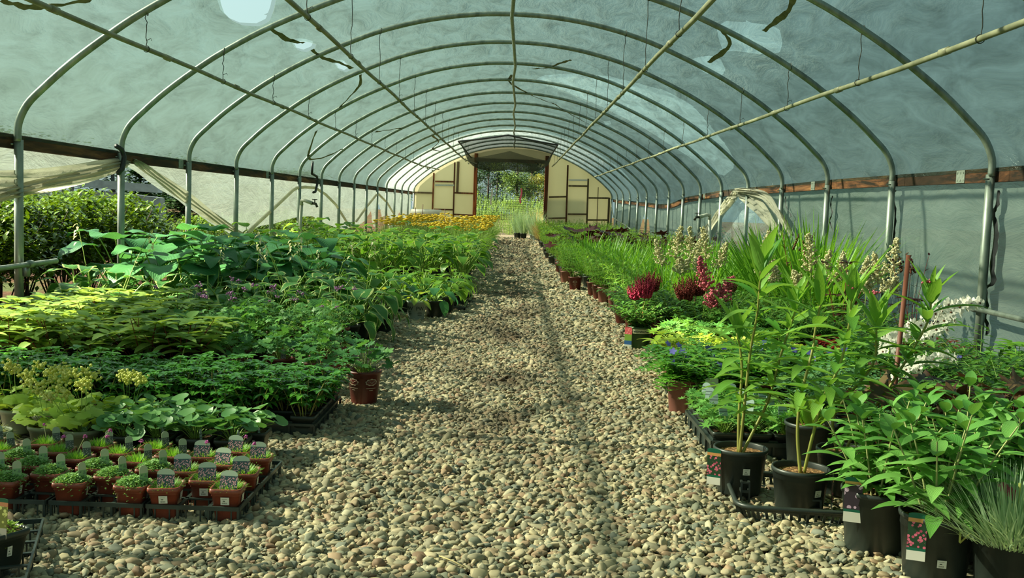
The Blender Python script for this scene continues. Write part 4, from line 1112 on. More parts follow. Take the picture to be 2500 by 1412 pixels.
def upright(rn, mat, n=12, H=.45, spread=.07, L=.08, W=.012, lean=.25, gap=.03, droop=.8, stem='stem', start=.15, prof=lance, seg=3, pairs=False, sr=.0028, fold=.2, el=.6, flower=None):
    f = MB(); s = MB(); parts = []; fl = MB()
    for i in range(n):
        a = i * 2.4; q = math.sqrt((i + .5) / n); h = H * rn.uniform(.75, 1.05)
        pts, e = curve((math.cos(a) * spread * q * .4, math.sin(a) * spread * q * .4, 0), a, 1.55 - lean * q, h, .1, 6); s.tube(pts, sr, sr * .5, 4, False, rn.random())
        m = int(h * (1 - start) / gap)
        for j in range(m + 1):
            u = start + (1 - start) * j / max(1, m); k = u * 6; i0 = min(5, int(k)); c = pts[i0].lerp(pts[i0 + 1], k - i0)
            b = j * 2.4 if not pairs else (j % 2) * PI / 2 + a
            for bb in ((b,) if not pairs else (b, b + PI)):
                g = 1 - .55 * max(0, u - .8) / .2
                f.leaf(c, pol(bb, el + .7 * max(0, u - .75) / .25 + rn.uniform(-.15, .15)), UP, L * g * rn.uniform(.8, 1.15), W * (.6 + .4 * g), prof, seg, droop, fold, rn.random())
        if flower:
            for j in range(8): fl.ball(pts[-1] + V((rn.gauss(0, .012), rn.gauss(0, .012), rn.uniform(-.03, .02))), .006, rn.random(), .4, rn)
    parts = [('foliage', f, mat), ('stems', s, stem)]
    if flower: parts.append(('flowers', fl, flower))
    return parts
def blades(rn, mat, n=60, H=.5, W=.02, spread=.1, e0=1.1, bend=.5):
    f = MB()
    for i in range(n):
        a = i * 2.4; q = math.sqrt((i + .5) / n); f.leaf((math.cos(a) * spread * q, math.sin(a) * spread * q, 0), pol(a, 1.55 - (1.55 - e0) * q + rn.gauss(0, .07)), pol(a + PI, .3), H * rn.uniform(.55, 1.05), W, strapf, 5, bend * q * rn.uniform(.5, 1.5), .25, rn.random())
    return [('foliage', f, mat)]
def ferny(rn, mat, n=26, H=.4, spread=.14, leaflet=.028, top=None, tmat='yellow', fr=.03):
    f = MB(); s = MB(); parts = []; fl = MB(); fs = MB()
    for i in range(n):
        a = i * 2.4; q = math.sqrt((i + .5) / n); pts, e = curve((0, 0, 0), a, 1.5 - .75 * q, H * rn.uniform(.6, 1.05), .6, 7); s.tube(pts, .0016, .001, 3, False)
        for j in range(2, 8):
            for k in (-1, 1):
                for m in range(2): f.leaf(pts[j] - (pts[j] - pts[j - 1]) * .5 * m, pol(a + k * rn.uniform(.6, 1.3), rn.uniform(-.2, .5)), UP, leaflet * rn.uniform(.7, 1.3), leaflet * .42, lance, 2, .4, .2, rn.random())
    parts = [('foliage', f, mat), ('stems', s, 'stem')]
    if top:
        for k in range(top):
            a = rn.random() * 6.28; r = spread * math.sqrt(rn.random()); z = H * rn.uniform(1.02, 1.22); p = V((math.cos(a) * r, math.sin(a) * r, z)); fs.tube([(p.x * .4, p.y * .4, H * .4), p], .002, .0015, 3, False)
            fl.lathe([(.001, -.004), (fr * .9, .004), (fr, .010), (fr * .6, .016), (.001, .018)], 9, p, rn.random())
        parts += [('flower_stems', fs, 'stem'), ('flower_heads', fl, tmat)]
    return parts
def plume(rn, base, h, r, tmat, arms=16, tilt=(0, 0), dens=12, bud=.0045):
    p = MB(); d = V((tilt[0], tilt[1], 1)).normalized()
    for i in range(arms):
        u = i / (arms - 1); c = V(base) + d * h * u; L = r * (1 - u) ** .7 + .008; a = i * 2.4; e = .35 + .5 * u
        m = max(2, int(dens * (1 - u * .5)))
        for j in range(m): p.ball(c + pol(a, e, L * j / m) + V((rn.gauss(0, .004), rn.gauss(0, .004), rn.gauss(0, .004))), bud * 1.5 * rn.uniform(.7, 1.3), rn.random(), .6, rn)
    return p
def astilbe(rn, plumes, mat='ast', H=.24, spread=.14, n=26, stemm='stem'):
    parts = ferny(rn, mat, n, H * 1.25, spread, .052)
    for (x, y, z0, h, r, m, tl) in plumes:
        st = MB(); st.tube([(x * .3, y * .3, .02), (x * .8, y * .8, z0 * .7), (x, y, z0)], .002, .0015, 4); parts.append(('flower_stem', st, stemm))
        parts.append(('flower_plume', plume(rn, (x, y, z0 - .01), h, r * 1.35, m, 30 if h > .1 else 20, tl, 13, .0044), m))
    return parts
def spikes(rn, pos, h, n, r, m):   # dense upright red spikes bundle
    p = MB()
    for i in range(n):
        a = i * 2.4; q = math.sqrt((i + .5) / n); b = V(pos) + V((math.cos(a) * r * q * .5, math.sin(a) * r * q * .5, abs(q) * h * .05))
        d = pol(a, 1.5 - .35 * q); L = h * (1 - .45 * q) * rn.uniform(.8, 1.1)
        k = int(L / .006)
        for j in range(k):
            u = j / k
            c = b + d * L * u + V((rn.gauss(0, .004), rn.gauss(0, .004), 0)); bb = len(p.v); p.ball(c, .0088 * (1 - .65 * u), rn.random(), .5, rn)
            for z in range(bb, len(p.v)): p.a[z] = (u, 0, p.a[z][2])
    return p
def milkweed(rn, stems, L=.115, W=.025, leafgap=.037, mat='milk'):
    # stems: list of polylines in pot coordinates
    parts = []
    for pts in stems:
        s = MB(); f = MB(); P_ = catmull([tuple(p) for p in pts], 5); P_ = [V(p) for p in P_]
        s.tube(P_, .0062, .0035, 8, True, .5)
        ln = [0]
        for i in range(1, len(P_)): ln.append(ln[-1] + (P_[i] - P_[i - 1]).length)
        tot = ln[-1]; u = tot * .33; j = 0
        def at(u):
            for i in range(1, len(P_)):
                if u <= ln[i] + 1e-6: return P_[i - 1].lerp(P_[i], (u - ln[i - 1]) / max(1e-6, ln[i] - ln[i - 1]))
            return P_[-1]
        az = rn.random() * 3
        while u <= tot + .001:
            v = u / tot; c = at(min(u, tot)); g = min(1, .55 + v * 1.0) if v < .8 else 1.0
            for k in range(2):
                b = az + k * PI + rn.uniform(-.25, .25); el = .35 + rn.uniform(-.15, .2) + (.75 if v > .9 else .25 if v > .8 else 0)
                f.leaf(c, pol(b, el), UP, L * g * rn.uniform(.75, 1.1) * (.8 if v > .92 else 1), W * rn.uniform(.85, 1.15), lance, 7, .8 * rn.uniform(.5, 1.3) * (.4 if v > .9 else 1), .35, rn.random(), 0, .02, 2)
                if rn.random() < .5 and .3 < v < .9: f.leaf(c, pol(b + .3, el + .5), UP, L * .45, W * .5, lance, 4, .4, .3, rn.random())
            az += PI / 2; u += leafgap * rn.uniform(.8, 1.15) * (1 if v < .85 else .75)
        for k in range(3): f.leaf(P_[-1], pol(az + k * 2.1, 1.15), UP, L * .55, W * .45, lance, 5, .2, .4, .8)
        parts.append(('stem', s, 'stem_b', [('leaves', f, mat)]))
    return parts
def delph(rn, spikes_, mat='grape'):
    parts = lobed(rn, mat, CUT, 30, .045, .22, .14)
    for pts in spikes_:
        st = MB(); fl = MB(); eye = MB(); P_ = [V(p) for p in catmull(pts, 5)]; st.tube(P_, .004, .003, 6)
        n = len(P_)
        for i in range(int(n * .42), n, 2):
            for k in range(4):
                a = k * 1.57 + i * .9 + rn.uniform(-.2, .2) - .3; c = P_[i] + pol(a, .1, .034); nn = pol(a, .25)
                fl.fan(c, UP, nn, PETAL5, .034 * rn.uniform(.85, 1.1), rn.random(), .25, .06); fl.fan(c + nn * .005, pol(a + 1, .9), nn, PETAL5, .021, rn.random(), .5, .1); eye.ball(c + nn * .007, .0055, .2, .5, rn)
        parts += [('flower_stem', st, 'stem'), ('white_blooms', fl, 'whitef', [('bloom_eyes', eye, 'plume_brown')])]
    return parts
# --- registry: each entry builds 'variants' prototypes, each a list of (part, mesh, subparts)
SP = {}
def species(key, variants, fn, seed=1):
    v = []
    for i in range(variants):
        rn = random.Random(seed * 100 + i); parts = []
        for p in fn(rn):
            sub = p[3] if len(p) > 3 else []
            if not p[1].f: continue
            parts.append((p[0], p[1].build(p[0], M[p[2]]), [(q[0], q[1].build(q[0], M[q[2]])) for q in sub]))
        v.append(parts)
    SP[key] = v
def potof(o): return [c for c in o.children if c.name.split('.')[0] == 'pot'][0]
def put(key, label, cat, x, y, rz=0, scale=1.0, pot='black1', group=None, name=None, var=None, z=0.0, tags=(), stick=(), sub_pot=True, tilt=None, fz=None, flabel=None):
    o = thing(name or 'potted_plant', label, cat, (x, y, z), 0, group)
    pr = POT[pot] if pot else None
    if tilt: o.rotation_euler = tilt
    zf = pr['fill'] if pr else 0.0
    if pr:
        a = link('pot', pr['pot'], o); a.rotation_euler = (0, 0, 0)
        link('soil', pr['soil'], o)
        if 'band' in pr: link('printed_band', pr['band'], a)
    v = SP[key]; k = (hash((round(x * 97), round(y * 89))) % len(v)) if var is None else var
    for nm, me, sub in v[k]:
        c = link(nm, me, o, (0, 0, zf if fz is None else fz), (0, 0, rz), scale)
        for sn, sm in sub: link(sn, sm, c)
    for t in tags:   # (kind, dx, dy, dz, tilt, yaw, scale)
        c = link('plant_tag', TAGS[t[0]], o, (t[1], t[2], t[3]), (t[4], 0, t[5]), t[6] if len(t) > 6 else 1)
    for s in stick:  # (kind, azimuth, z)
        r = pr['b'] + (pr['r'] - pr['b']) * s[2] / pr['h']
        c = link('price_label', STK[s[0]], o, (math.cos(s[1]) * (r + .0022), math.sin(s[1]) * (r + .0022), s[2]), (math.atan2(pr['r'] - pr['b'], pr['h']), 0, s[1] + PI / 2))
    return o
# ---------------------------------------------------------------- left bed
species('thyme', 3, lambda r: mat_(r, 'thyme', .052, 1100, .0100, .30, .020), 1)
species('armeria', 3, lambda r: tuft(r, 'arm', 260, .034, .0040, .038, .65, 0), 2)
species('armeria_fl', 3, lambda r: tuft(r, 'arm', 260, .034, .0040, .038, .65, 1, hh=.060), 3)
species('saxifrage', 1, lambda r: tuft(r, 'froth', 260, .05, .003, .05, .1, 0, bend=1.4), 4)
species('alch', 2, lambda r: lobed(r, 'lime', SOFT, 30, .036, .085, .11, 5, 'froth', fh=.09, fr=.016, wave=.04), 5)
species('roundleaf', 3, lambda r: lobed(r, 'round', ROUND, 22, .029, .085, .085, 0, cup=-.35, top=.5), 6)
species('pachy', 4, lambda r: whorls(r, 'pachy', 7, .165, .075, .052, .025, 7, 3, lean=.45, prof=ovate), 7)
species('pale', 3, lambda r: whorls(r, 'pale', 9, .22, .13, .125, .058, 4, 3, 'stem_r', ovate, .6, 6, .25), 8)
species('gerpurp', 4, lambda r: lobed(r, 'ger', GER, 80, .030, .20, .15, 2, 'purp', fh=.08, fr=.010), 9)
species('gerplain', 2, lambda r: lobed(r, 'gerb', GER, 80, .030, .19, .15, 0), 10)
species('grape', 3, lambda r: lobed(r, 'grape', GRAPE, 30, .046, .15, .13, 0, cup=-.1, wave=.07, top=.6), 11)
species('hostavar', 3, lambda r: hosta(r, 'hosta_var', 15, .19, .125, .26, stalk=int(r.random() < .3)), 12)
species('hostablue', 3, lambda r: hosta(r, 'hosta_blue', 11, .27, .22, .46, wave=.05, stalk=0, lo=.85, dr=.35), 13)
species('hostagreen', 3, lambda r: hosta(r, 'hosta_pale', 16, .16, .07, .17, prof=ovate), 14)
species('hostadark', 2, lambda r: hosta(r, 'hosta_blue', 12, .18, .11, .24, prof=ovate, stalk=0), 15)
species('hostayel', 4, lambda r: hosta(r, 'hosta_yel', 14, .22, .155, .47, stalk=0, lo=.85, dr=.3), 16)
species('hostagold', 2, lambda r: hosta(r, 'hosta_gold', 11, .11, .05, .07, prof=ovate, droop=.3, lo=.6), 17)
species('spider', 1, lambda r: blades(r, 'spider', 22, .24, .026, .03, .5, 2.2), 18)
species('fern', 3, lambda r: ferny(r, 'fern', 34, .40, .16, .034), 19)
species('yarrow', 3, lambda r: ferny(r, 'fern', 30, .37, .17, .034, 15, 'yellow', .032), 20)
species('ladyleaf', 1, lambda r: whorls(r, 'gerb', 7, .16, .05, .08, .026, 5, 4, 'stem', lance, .3, 5, .2), 21)
species('chart', 1, lambda r: mat_(r, 'lime', .06, 300, .014, .5, .03), 22)
TI = {'pink': 'armeria'}
C3 = ['left', 'middle', 'right']
TRX = [(-.945, 'rightmost', 0), (-1.240, 'second', 0), (-1.535, 'third', 1), (-1.830, 'fourth', 0)]
for tx, nm, par in TRX:
    if nm != 'fourth' : pass
    tag(link('pot_tray', TRAY['open'], None, (tx, 3.325, 0.0)), 'black open lattice tray of small red pots, %s' % {'rightmost': 'nearest to the path', 'second': 'next to the one at the path', 'third': 'third from the path', 'fourth': 'fourth from the path, at the picture edge'}[nm], 'tray', 'black lattice trays at the front left')
    for j in range(6):
        for i in range(3):
            if (i + j) % 2 != par: continue
            x, y = tx + (i - 1) * .094, 3.325 + (j - 2.5) * .094
            rn = random.Random(int(x * 1000) + j * 7)
            tn = {'rightmost': 'tray at the path', 'second': 'second tray from the path', 'third': 'third tray from the path', 'fourth': 'fourth tray from the path'}[nm]
            row = ORD[j + 1] + ' row'
            jx, jy = rn.uniform(-.004, .004), rn.uniform(-.004, .004)
            rot = (rn.uniform(-.03, .03), rn.uniform(-.03, .03), rn.uniform(-.10, .10))
            if nm == 'rightmost':
                fl = j in (4, 5); tg = [] if (i, j) in ((2, 4), (0, 5)) and False else [('pink', rn.uniform(-.008, .008), -.030, .095, -.22 + rn.uniform(-.1, .1), rn.uniform(-.15, .15))]
                lb = 'grassy armeria in small red pot, %s, %s, %s pot' % (row, tn, C3[i]); sp = 'armeria_fl' if fl else 'armeria'; g = 'small red armeria pots'
                st = [('sq', -PI / 2, .056), ('sq', 0, .058)]
            elif j < 3 or (j == 3 and i == 0):
                tg = [('green', .034, -.004, .088, -.15, .75 + rn.uniform(-.2, .2))]; lb = 'creeping thyme mat in small red pot, %s, %s, %s pot' % (row, tn, C3[i]); sp = 'thyme'; g = 'small red thyme pots'; st = [('tall', 0, .058)]
            else:
                tg = [('dark', .034, .008, .088, -.15, .7 + rn.uniform(-.2, .2))]; sp = 'armeria_fl' if (i + j) % 3 else 'armeria'; lb = 'grassy armeria in small red pot, %s, %s, %s pot' % (row, tn, C3[i]); g = 'small red armeria pots'; st = []
            put(sp, lb, 'potted plant', x + jx, y + jy, rn.uniform(0, 6.28), 1.0, 'sqred', g, 'potted_armeria' if 'arm' in sp else 'potted_thyme', tags=tg, stick=st, z=.004, tilt=rot)
put('saxifrage', 'golden wiry mat of foliage spilling beside the fourth front tray', 'potted plant', -1.90, 3.72, 0, 1.2, 'sage', None, 'potted_saxifrage')
# corner pot, bottom left
p = on_z(20, 1400, .02)
tag(link('pot_tray', TRAY['open'], None, (p.x - .10, p.y + .02, 0), (0, 0, .35)), 'black tray cut off at the bottom left picture corner', 'tray')
put('chart', 'yellow-green creeping plant in black square pot, bottom left corner', 'potted plant', p.x - .035, p.y + .01, .4, .9, 'sqblackbig', None, 'potted_golden_creeper', tags=[('hops', .045, -.02, .09, -.08, .25, 1.15)], stick=[('tall', .0, .04)], z=.03, tilt=(0, 0, -.5))
# alchemilla in sage pots and round leaves in black pots
al = [(-1.60, 3.80), (-1.75, 3.84), (-1.50, 3.98), (-1.66, 4.02), (-1.84, 4.06), (-2.0, 4.12)]
for i, (x, y) in enumerate(al):
    put('alch', 'lime-leaved frothy plant in sage grey pot, %s counted from the black-potted round leaves' % ORD[i + 1], 'potted plant', x, y, i * 1.7, 1.1, 'sage', 'lime plants in sage pots', 'potted_lady_mantle', tags=[('lime', .02 - .01 * (i % 3), -.03, .09, -.12, .15 * (-1) ** i)] if i < 5 else [])
n = 0
for r, (y, xs) in enumerate(((3.76, [-1.02, -1.16, -1.30, -1.43]), (3.90, [-.98, -1.11, -1.24, -1.37, -1.48]), (4.04, [-1.28, -1.41]))):
    for i, x in enumerate(xs):
        put('roundleaf', 'round scalloped leaves in black square pot, %s from path, %s row behind red pots' % (ORD[i + 1], ORD[r + 1]), 'potted plant', x, y, i * 2.1 + r, 1.12, 'sqblackbig', 'round-leaved plants in black pots', 'potted_coral_bells', stick=[('tall', -PI / 2 + .3, .045)], tags=[('thin', .03, -.03, .085, -.1, .9)])
# glossy dark plants in solid trays
for k, tx in enumerate((-1.02, -1.455, -1.89, -2.325)):
    tag(link('pot_tray', TRAY['solid'], None, (tx, 4.60 if k else 4.55, 0)), 'solid black tray of glossy dark plants, %s' % ['beside the path', 'second from the path', 'third from the path', 'fourth from the path'][k], 'tray', 'solid black trays')
    for j in range(6):
        for i in range(4):
            if k == 0 and j == 0 and i == 2: continue
            rn = random.Random(k * 100 + j * 10 + i)
            x, y = tx + (i - 1.5) * .106, (4.60 if k else 4.55) + (j - 2.5) * .106
            if x < -.5 * y - .15: continue
            put('pachy', 'glossy dark whorled plant, %s row, %s from left, %s solid tray from path' % (ORD[j + 1], ORD[i + 1], ORD[k + 1]), 'potted plant', x, y, rn.random() * 6, rn.uniform(.85, 1.15), 'sqblack', 'glossy dark plants in solid trays', 'potted_pachysandra')
put('ladyleaf', 'bright green leafy plant at the left edge behind the lime plants', 'potted plant', -2.28, 4.28, 0, 1.0, 'black1', None, 'potted_perennial')
# maroon gallon pots with vine-shaped leaves at the path
g1 = on_z(888, 986)
o = put('grape', 'vine-shaped leaves in maroon gallon pot standing alone on the gravel', 'potted plant', g1.x, g1.y, .4, 1.15, 'maroon', None, 'potted_anemone', var=0, tags=[('dark', .05, -.045, .155, .25, .2)])
# printed emblem bands on the lone maroon pot
def emblem(parent, az, z, pot='maroon', k=1.0):
    pr = POT[pot]; mb = MB(); mb2 = MB()
    def P(u, v, e=.0014):
        r = pr['b'] + (pr['r'] - pr['b']) * (z + v) / pr['h'] + e; a = az + u / r; return (math.cos(a) * r, math.sin(a) * r, z + v)
    ids = [mb.vert(P(math.cos(t) * .031 * k * (1 + .06 * math.sin(9 * t)), math.sin(t) * .017 * k * (1 + .10 * math.sin(9 * t)))) for t in [2 * PI * i / 40 for i in range(40)]]
    c = mb.vert(P(0, 0))
    for i in range(40): mb.face(c, ids[i], ids[(i + 1) % 40])
    ids = [mb2.vert(P(math.cos(t) * .025 * k, math.sin(t) * .012 * k, .0020)) for t in [2 * PI * i / 30 for i in range(30)]]; c = mb2.vert(P(0, 0, .0020))
    for i in range(30): mb2.face(c, ids[i], ids[(i + 1) % 30])
    for v0 in (-.030, -.040):
        w_ = .026 if v0 > -.035 else .010
        a = [mb.vert(P(u, v0 + d)) for d in (-.0012, .0012) for u in [(-w_ + 2 * w_ * i / 8) * k for i in range(9)]]
        for i in range(8): mb.face(a[i], a[i + 1], a[10 + i], a[9 + i])
    c = link('printed_emblem', mb.build('printed_emblem', M['palep']), parent); link('emblem_centre', mb2.build('emblem_centre', M['maroon']), c)
    m3 = MB(); pts = [P(-.018 * k + .036 * k * i / 10, .004 * math.sin(i * .9), .0026) for i in range(11)]; m3.tube(pts, .0012, n=4); link('emblem_scroll', m3.build('emblem_scroll', M['palep']), c)
for a in (-PI / 2 - .62, -PI / 2 + .62): emblem(potof(o), a, .118)
mp = [(-1.00, 5.22), (-1.20, 5.30), (-1.02, 5.48), (-1.24, 5.54), (-.98, 5.80), (-1.42, 5.28), (-1.44, 5.56)]
for i, (x, y) in enumerate(mp):
    o = put('grape', 'vine-shaped leaves in maroon pot, %s back from the lone gravel pot' % ORD[i + 1], 'potted plant', x, y, i * 1.1, 1.0, 'maroon', 'maroon pots behind the lone pot', 'potted_anemone', tags=[('dark', .03, -.05, .15, -.1, .3)] if i < 2 else [])
    if i < 2: emblem(potof(o), -PI / 2 + .4, .118)
# bed rows: (species, label, category name, group, pot, pitch)
def lrow(y, x0, x1, pitch, sp, look, name, group, where, pot='black1', sc_=1.0, jit=.03, lim=.53, cat='potted plant', pots=True):
    n = 0; x = x0
    while x > x1:
        rn = random.Random(int(y * 131) + n * 17)
        if x > -lim * y - .12:
            put(sp, '%s, %s from the path, %s' % (look, ORD[min(n + 1, 25)], where), cat, x + rn.uniform(-jit, jit), y + rn.uniform(-jit, jit), rn.random() * 6.28, sc_ * rn.uniform(.78, 1.18), pot, group, name)
        n += 1; x -= pitch
ys = [5.20, 5.42, 5.64, 5.88, 6.12, 6.36, 6.60]
for r, y in enumerate(ys):
    lrow(y, -1.68 if r < 3 else -1.95 + .0 * r, -3.0, .225, 'pale', 'pale pointed-leaf plant', 'potted_pale_perennial', 'pale pointed-leaf plants', '%s row' % ORD[r + 1])
for r, y in enumerate([5.78, 6.0, 6.22, 6.44, 6.66]):
    lrow(y, -1.14 if r != 0 else -1.64, -2.05, .22, 'gerpurp' if r != 1 else 'gerplain', 'mauve-flowered cranesbill' if r != 1 else 'plain green cranesbill', 'potted_geranium', 'cranesbills in the left bed', '%s cranesbill row' % ORD[r + 1], 'black1' if r % 2 else 'maroon')
for r, y in enumerate([6.90, 7.16, 7.42, 7.68, 7.96, 8.24]):
    lrow(y, -1.08 if r < 3 else -1.40, -2.0 if r > 2 else -2.95, .265, 'hostavar', 'white-edged hosta', 'potted_hosta', 'white-edged hostas', '%s hosta row' % ORD[r + 1], sc_=1.05)
for r, (y, x0) in enumerate([(7.55, -2.65), (7.85, -2.2), (8.15, -2.0), (8.6, -1.75), (9.0, -1.75), (9.4, -1.75)]):
    lrow(y, x0, -3.0, .36, 'hostablue', 'tall blue-green hosta', 'potted_blue_hosta', 'big blue-green hostas by the left posts', '%s big-leaf row' % ORD[r + 1], sc_=1.08, jit=.05)
put('hostablue', 'giant blue-green hosta with leaves raised above the cranesbills', 'potted plant', -1.72, 8.2, 1, 1.05, 'black1', None, 'potted_blue_hosta')
put('spider', 'white-striped strap-leaved plant arching over the gravel edge', 'potted plant', -.97, 7.75, 0, 1.0, 'black1', None, 'potted_striped_plant')
# the grey pots with lettering
def pw(o, azs):
    for a in azs: 
        link('printed_text', wrap_text('PW', .046, POT['grey']['b'] + (POT['grey']['r'] - POT['grey']['b']) * .62, .088, a, 'ink'), potof(o))
        r = POT['grey']['b'] + (POT['grey']['r'] - POT['grey']['b']) * .4
        for k in range(3):
            mb = MB(); w_ = (.016, .020, .018)[k]
            def Q(u, v): return (math.cos(a + u / r) * (r + .002), math.sin(a + u / r) * (r + .002), .074 - k * .013 + v)
            ids = [mb.vert(Q(u, v)) for v in (-.002, .002) for u in [(-w_ + 2 * w_ * i / 6) for i in range(7)]]
            for i in range(6): mb.face(ids[i], ids[i + 1], ids[8 + i], ids[7 + i])
            link('small_print', mb.build('small_print', M['ink']), potof(o))
o = put('hostagold', 'golden hosta in pale grey lettered pot standing on the gravel', 'potted plant', -.806, 8.66, .5, 1.35, 'grey', None, 'potted_golden_hosta', var=0); pw(o, (-PI / 2 + .50, -PI / 2 - .75))
o = put('hostagold', 'golden hosta in pale grey lettered pot behind the striped plant', 'potted plant', -1.10, 8.78, 2.5, 1.35, 'grey', None, 'potted_golden_hosta', var=1); pw(o, (-PI / 2 + .25, -PI / 2 - 1.0))
for i, (x, y, l, s_) in enumerate([(-.665, 8.86, 'dark blue-green hosta in black pot right of the front grey pot', 'hostadark'), (-.97, 9.18, 'dark blue-green hosta in black pot between the two grey pots', 'hostadark'), (-.60, 9.3, 'green narrow-leaved hosta in black pot behind the front grey pot', 'hostagreen')]):
    put(s_, l, 'potted plant', x, y, i * 2, .78, 'black1', None, 'potted_hosta')
for k, (x, y) in enumerate([(-.62, 9.75), (-.60, 10.45), (-1.02, 10.1)]):
    tag(link('pot_tray', TRAY['solid2'], None, (x, y, 0)), 'black moulded carrying tray at the hosta edge, %s' % ['nearest of three', 'farthest along the gravel', 'set back from the gravel'][k], 'tray', 'moulded trays of hostas')
for r, y in enumerate([8.75, 9.05, 9.45, 9.75, 10.05, 10.4, 10.75]):
    lrow(y, -.58 if r > 2 else -1.45, -3.0 if r > 4 else -2.0, .29, 'hostagreen' if r % 2 else 'hostagold' if r == 2 else 'hostagreen', 'light green hosta', 'potted_green_hosta', 'light green hostas', '%s light hosta row' % ORD[r + 1], sc_=1.1)
for r, y in enumerate([11.3, 11.75, 12.2, 12.65, 13.1, 13.6, 14.1, 14.6]):
    lrow(y, -.62, -3.0, .37, 'hostayel', 'tall yellow-edged hosta', 'potted_tall_hosta', 'tall yellow-edged hostas', '%s tall hosta row' % ORD[r + 1], sc_=1.0, jit=.05)
k = 0; y = 15.1
while y < 18.6:
    lrow(y, -.66, -3.0, .37, 'fern', 'ferny green perennial', 'potted_fern_leaf', 'ferny green plants', '%s ferny row' % ORD[k + 1], sc_=1.08, jit=.05); y += .45; k += 1
k = 0
while y < 28.5:
    lrow(y, -.62, -2.95 if y > 20 else -2.6, .42, 'yarrow' if y > 19 else 'fern', 'yellow-flowered yarrow' if y > 19 else 'ferny green perennial in front of the yarrow', 'potted_yarrow', 'yellow yarrows' if y > 19 else 'ferny green plants', '%s yarrow row' % ORD[k + 1], sc_=1.12, jit=.05); y += .62; k += 1
# big grey tub by the end wall
t = thing('tub', 'large pale grey tub with a thick rim by the left end wall', 'tub', (-2.55, 29.6, 0)); mb = MB()
mb.lathe([(.25, 0), (.30, .3), (.34, .62), (.40, .63), (.42, .70), (.41, .78), (.37, .79), (.36, .74), (.33, .70)], 28); link('body', mb.build('body', M['greypot']), t)
mb = MB(); mb.lathe([(.345, .64), (.445, .66), (.45, .72), (.43, .80), (.36, .80)], 28); link('rim', mb.build('rim', M['white']), t)
for i, (px, h_) in enumerate([(1013, .95), (1031, 1.05), (1085, .95)]):
    p = on_y(px, 530, 27 if i < 2 else 26); mb = MB(); mb.tube([(p.x, p.y, 0), (p.x + .01, p.y, h_ * .9)], .009, n=5); tag(link('stake', mb.build('stake', M['dstake'])), 'thin dark stake sticking up from the yarrow, %s from the left' % ORD[i + 1], 'stake')
# ---------------------------------------------------------------- right bed
species('gercut', 3, lambda r: lobed(r, 'gerb', CUT, 36, .030, .085, .085, 0, cup=-.1, top=.5), 31)
species('vinca', 3, lambda r: trailing(r, 'vinca', 50, .17, .036, .022, 2, .11), 32)
species('greyvar', 2, lambda r: trailing(r, 'greyvar', 42, .14, .026, .017, 0, .14, drop=1.2), 33)
species('bronze', 3, lambda r: lobed(r, 'bronze', MAPLE, 14, .10, .38, .20, 0, cup=-.15, wave=.06, stem='stem_r', top=.3), 34)
species('limecorydalis', 2, lambda r: lobed(r, 'lime', GER, 60, .028, .13, .12, 0, wave=.05), 35)
species('limefern', 1, lambda r: whorls(r, 'lime', 5, .16, .05, .13, .035, 5, 2, 'stem', lance, .6, 6, .2), 36)
def ast_v(pl, mat='ast', H=.22, **k): return lambda r: astilbe(r, pl, mat, H, .16, 30, **k)
species('ast_leaf', 3, ast_v([]), 37)
species('ast_cream', 2, lambda r: astilbe(r, [(-.05, 0, .40, .20, .05, 'plume_cream', (-.3, 0)), (.05, .02, .46, .24, .06, 'plume_cream', (.15, 0)), (.09, -.02, .34, .13, .06, 'plume_cream', (.6, 0))], 'ast', .26, .16, 28, stemm='stem_b'), 38)
species('ast_white', 1, lambda r: astilbe(r, [(.0, 0, .40, .18, .045, 'plume_cream', (0, 0)), (.08, 0, .36, .15, .05, 'plume_cream', (-.7, 0))], 'ast', .26, .16, 28), 39)
species('ast_pink', 1, lambda r: astilbe(r, [(.02, -.03, .28, .20, .05, 'plume_pink', (-.25, 0)), (.08, -.04, .20, .19, .07, 'plume_pink', (.55, -.1)), (.06, -.05, .17, .12, .05, 'plume_pink', (-.1, -.4))], 'ast', .20, .15, 30), 40)
species('ast_plain', 2, lambda r: astilbe(r, [], 'ast', .26, .17, 40), 41)
species('blades', 3, lambda r: blades(r, 'blade', 62, .52, .022, .11, 1.15, .45), 42)
species('bladesbig', 2, lambda r: blades(r, 'blade', 170, .82, .028, .20, 1.05, .5), 43)
species('shoots', 3, lambda r: upright(r, 'shoot', 16, .42, .11, .085, .013, .3, .022, .8), 44)
species('shootsw', 2, lambda r: upright(r, 'shoot', 13, .36, .10, .10, .018, .45, .030, 1.0), 45)
species('shootsfar', 2, lambda r: upright(r, 'fern', 20, .42, .13, .06, .012, .25, .020, .5, flower=None), 46)
species('ligul', 2, lambda r: lobed(r, 'dark', MAPLE, 13, .125, .50, .22, 0, cup=-.1, stem='stem_r', top=.25), 47)
species('redmat', 2, lambda r: whorls(r, 'redfol', 18, .12, .10, .045, .014, 6, 3, 'stem_r', lance, .5, 3), 48)
species('greenleaf', 3, lambda r: whorls(r, 'shoot', 11, .24, .12, .095, .040, 5, 4, 'stem', ovate, .5, 4), 49)
species('palemix', 2, lambda r: whorls(r, 'gerb', 8, .26, .10, .12, .05, 4, 4, 'stem', ovate, .6, 5), 56)
species('hostagr', 1, lambda r: hosta(r, 'hosta_pale', 14, .17, .12, .14), 50)
species('actaea', 1, lambda r: upright(r, 'dark', 5, .62, .05, .05, .02, .12, .09, .4, stem='stem_r', sr=.003) + [('seed_spike', spikes(r, (dx, dy, .5), .2, 1, .01, 'plume_brown'), 'plume_brown') for dx, dy in ((0, 0), (.05, .02), (-.04, .03), (.01, -.05))], 51)
species('smokebush', 1, lambda r: whorls(r, 'dark', 6, .52, .06, .085, .045, 5, 2, 'stem_r', ovate, .25, 4), 52)
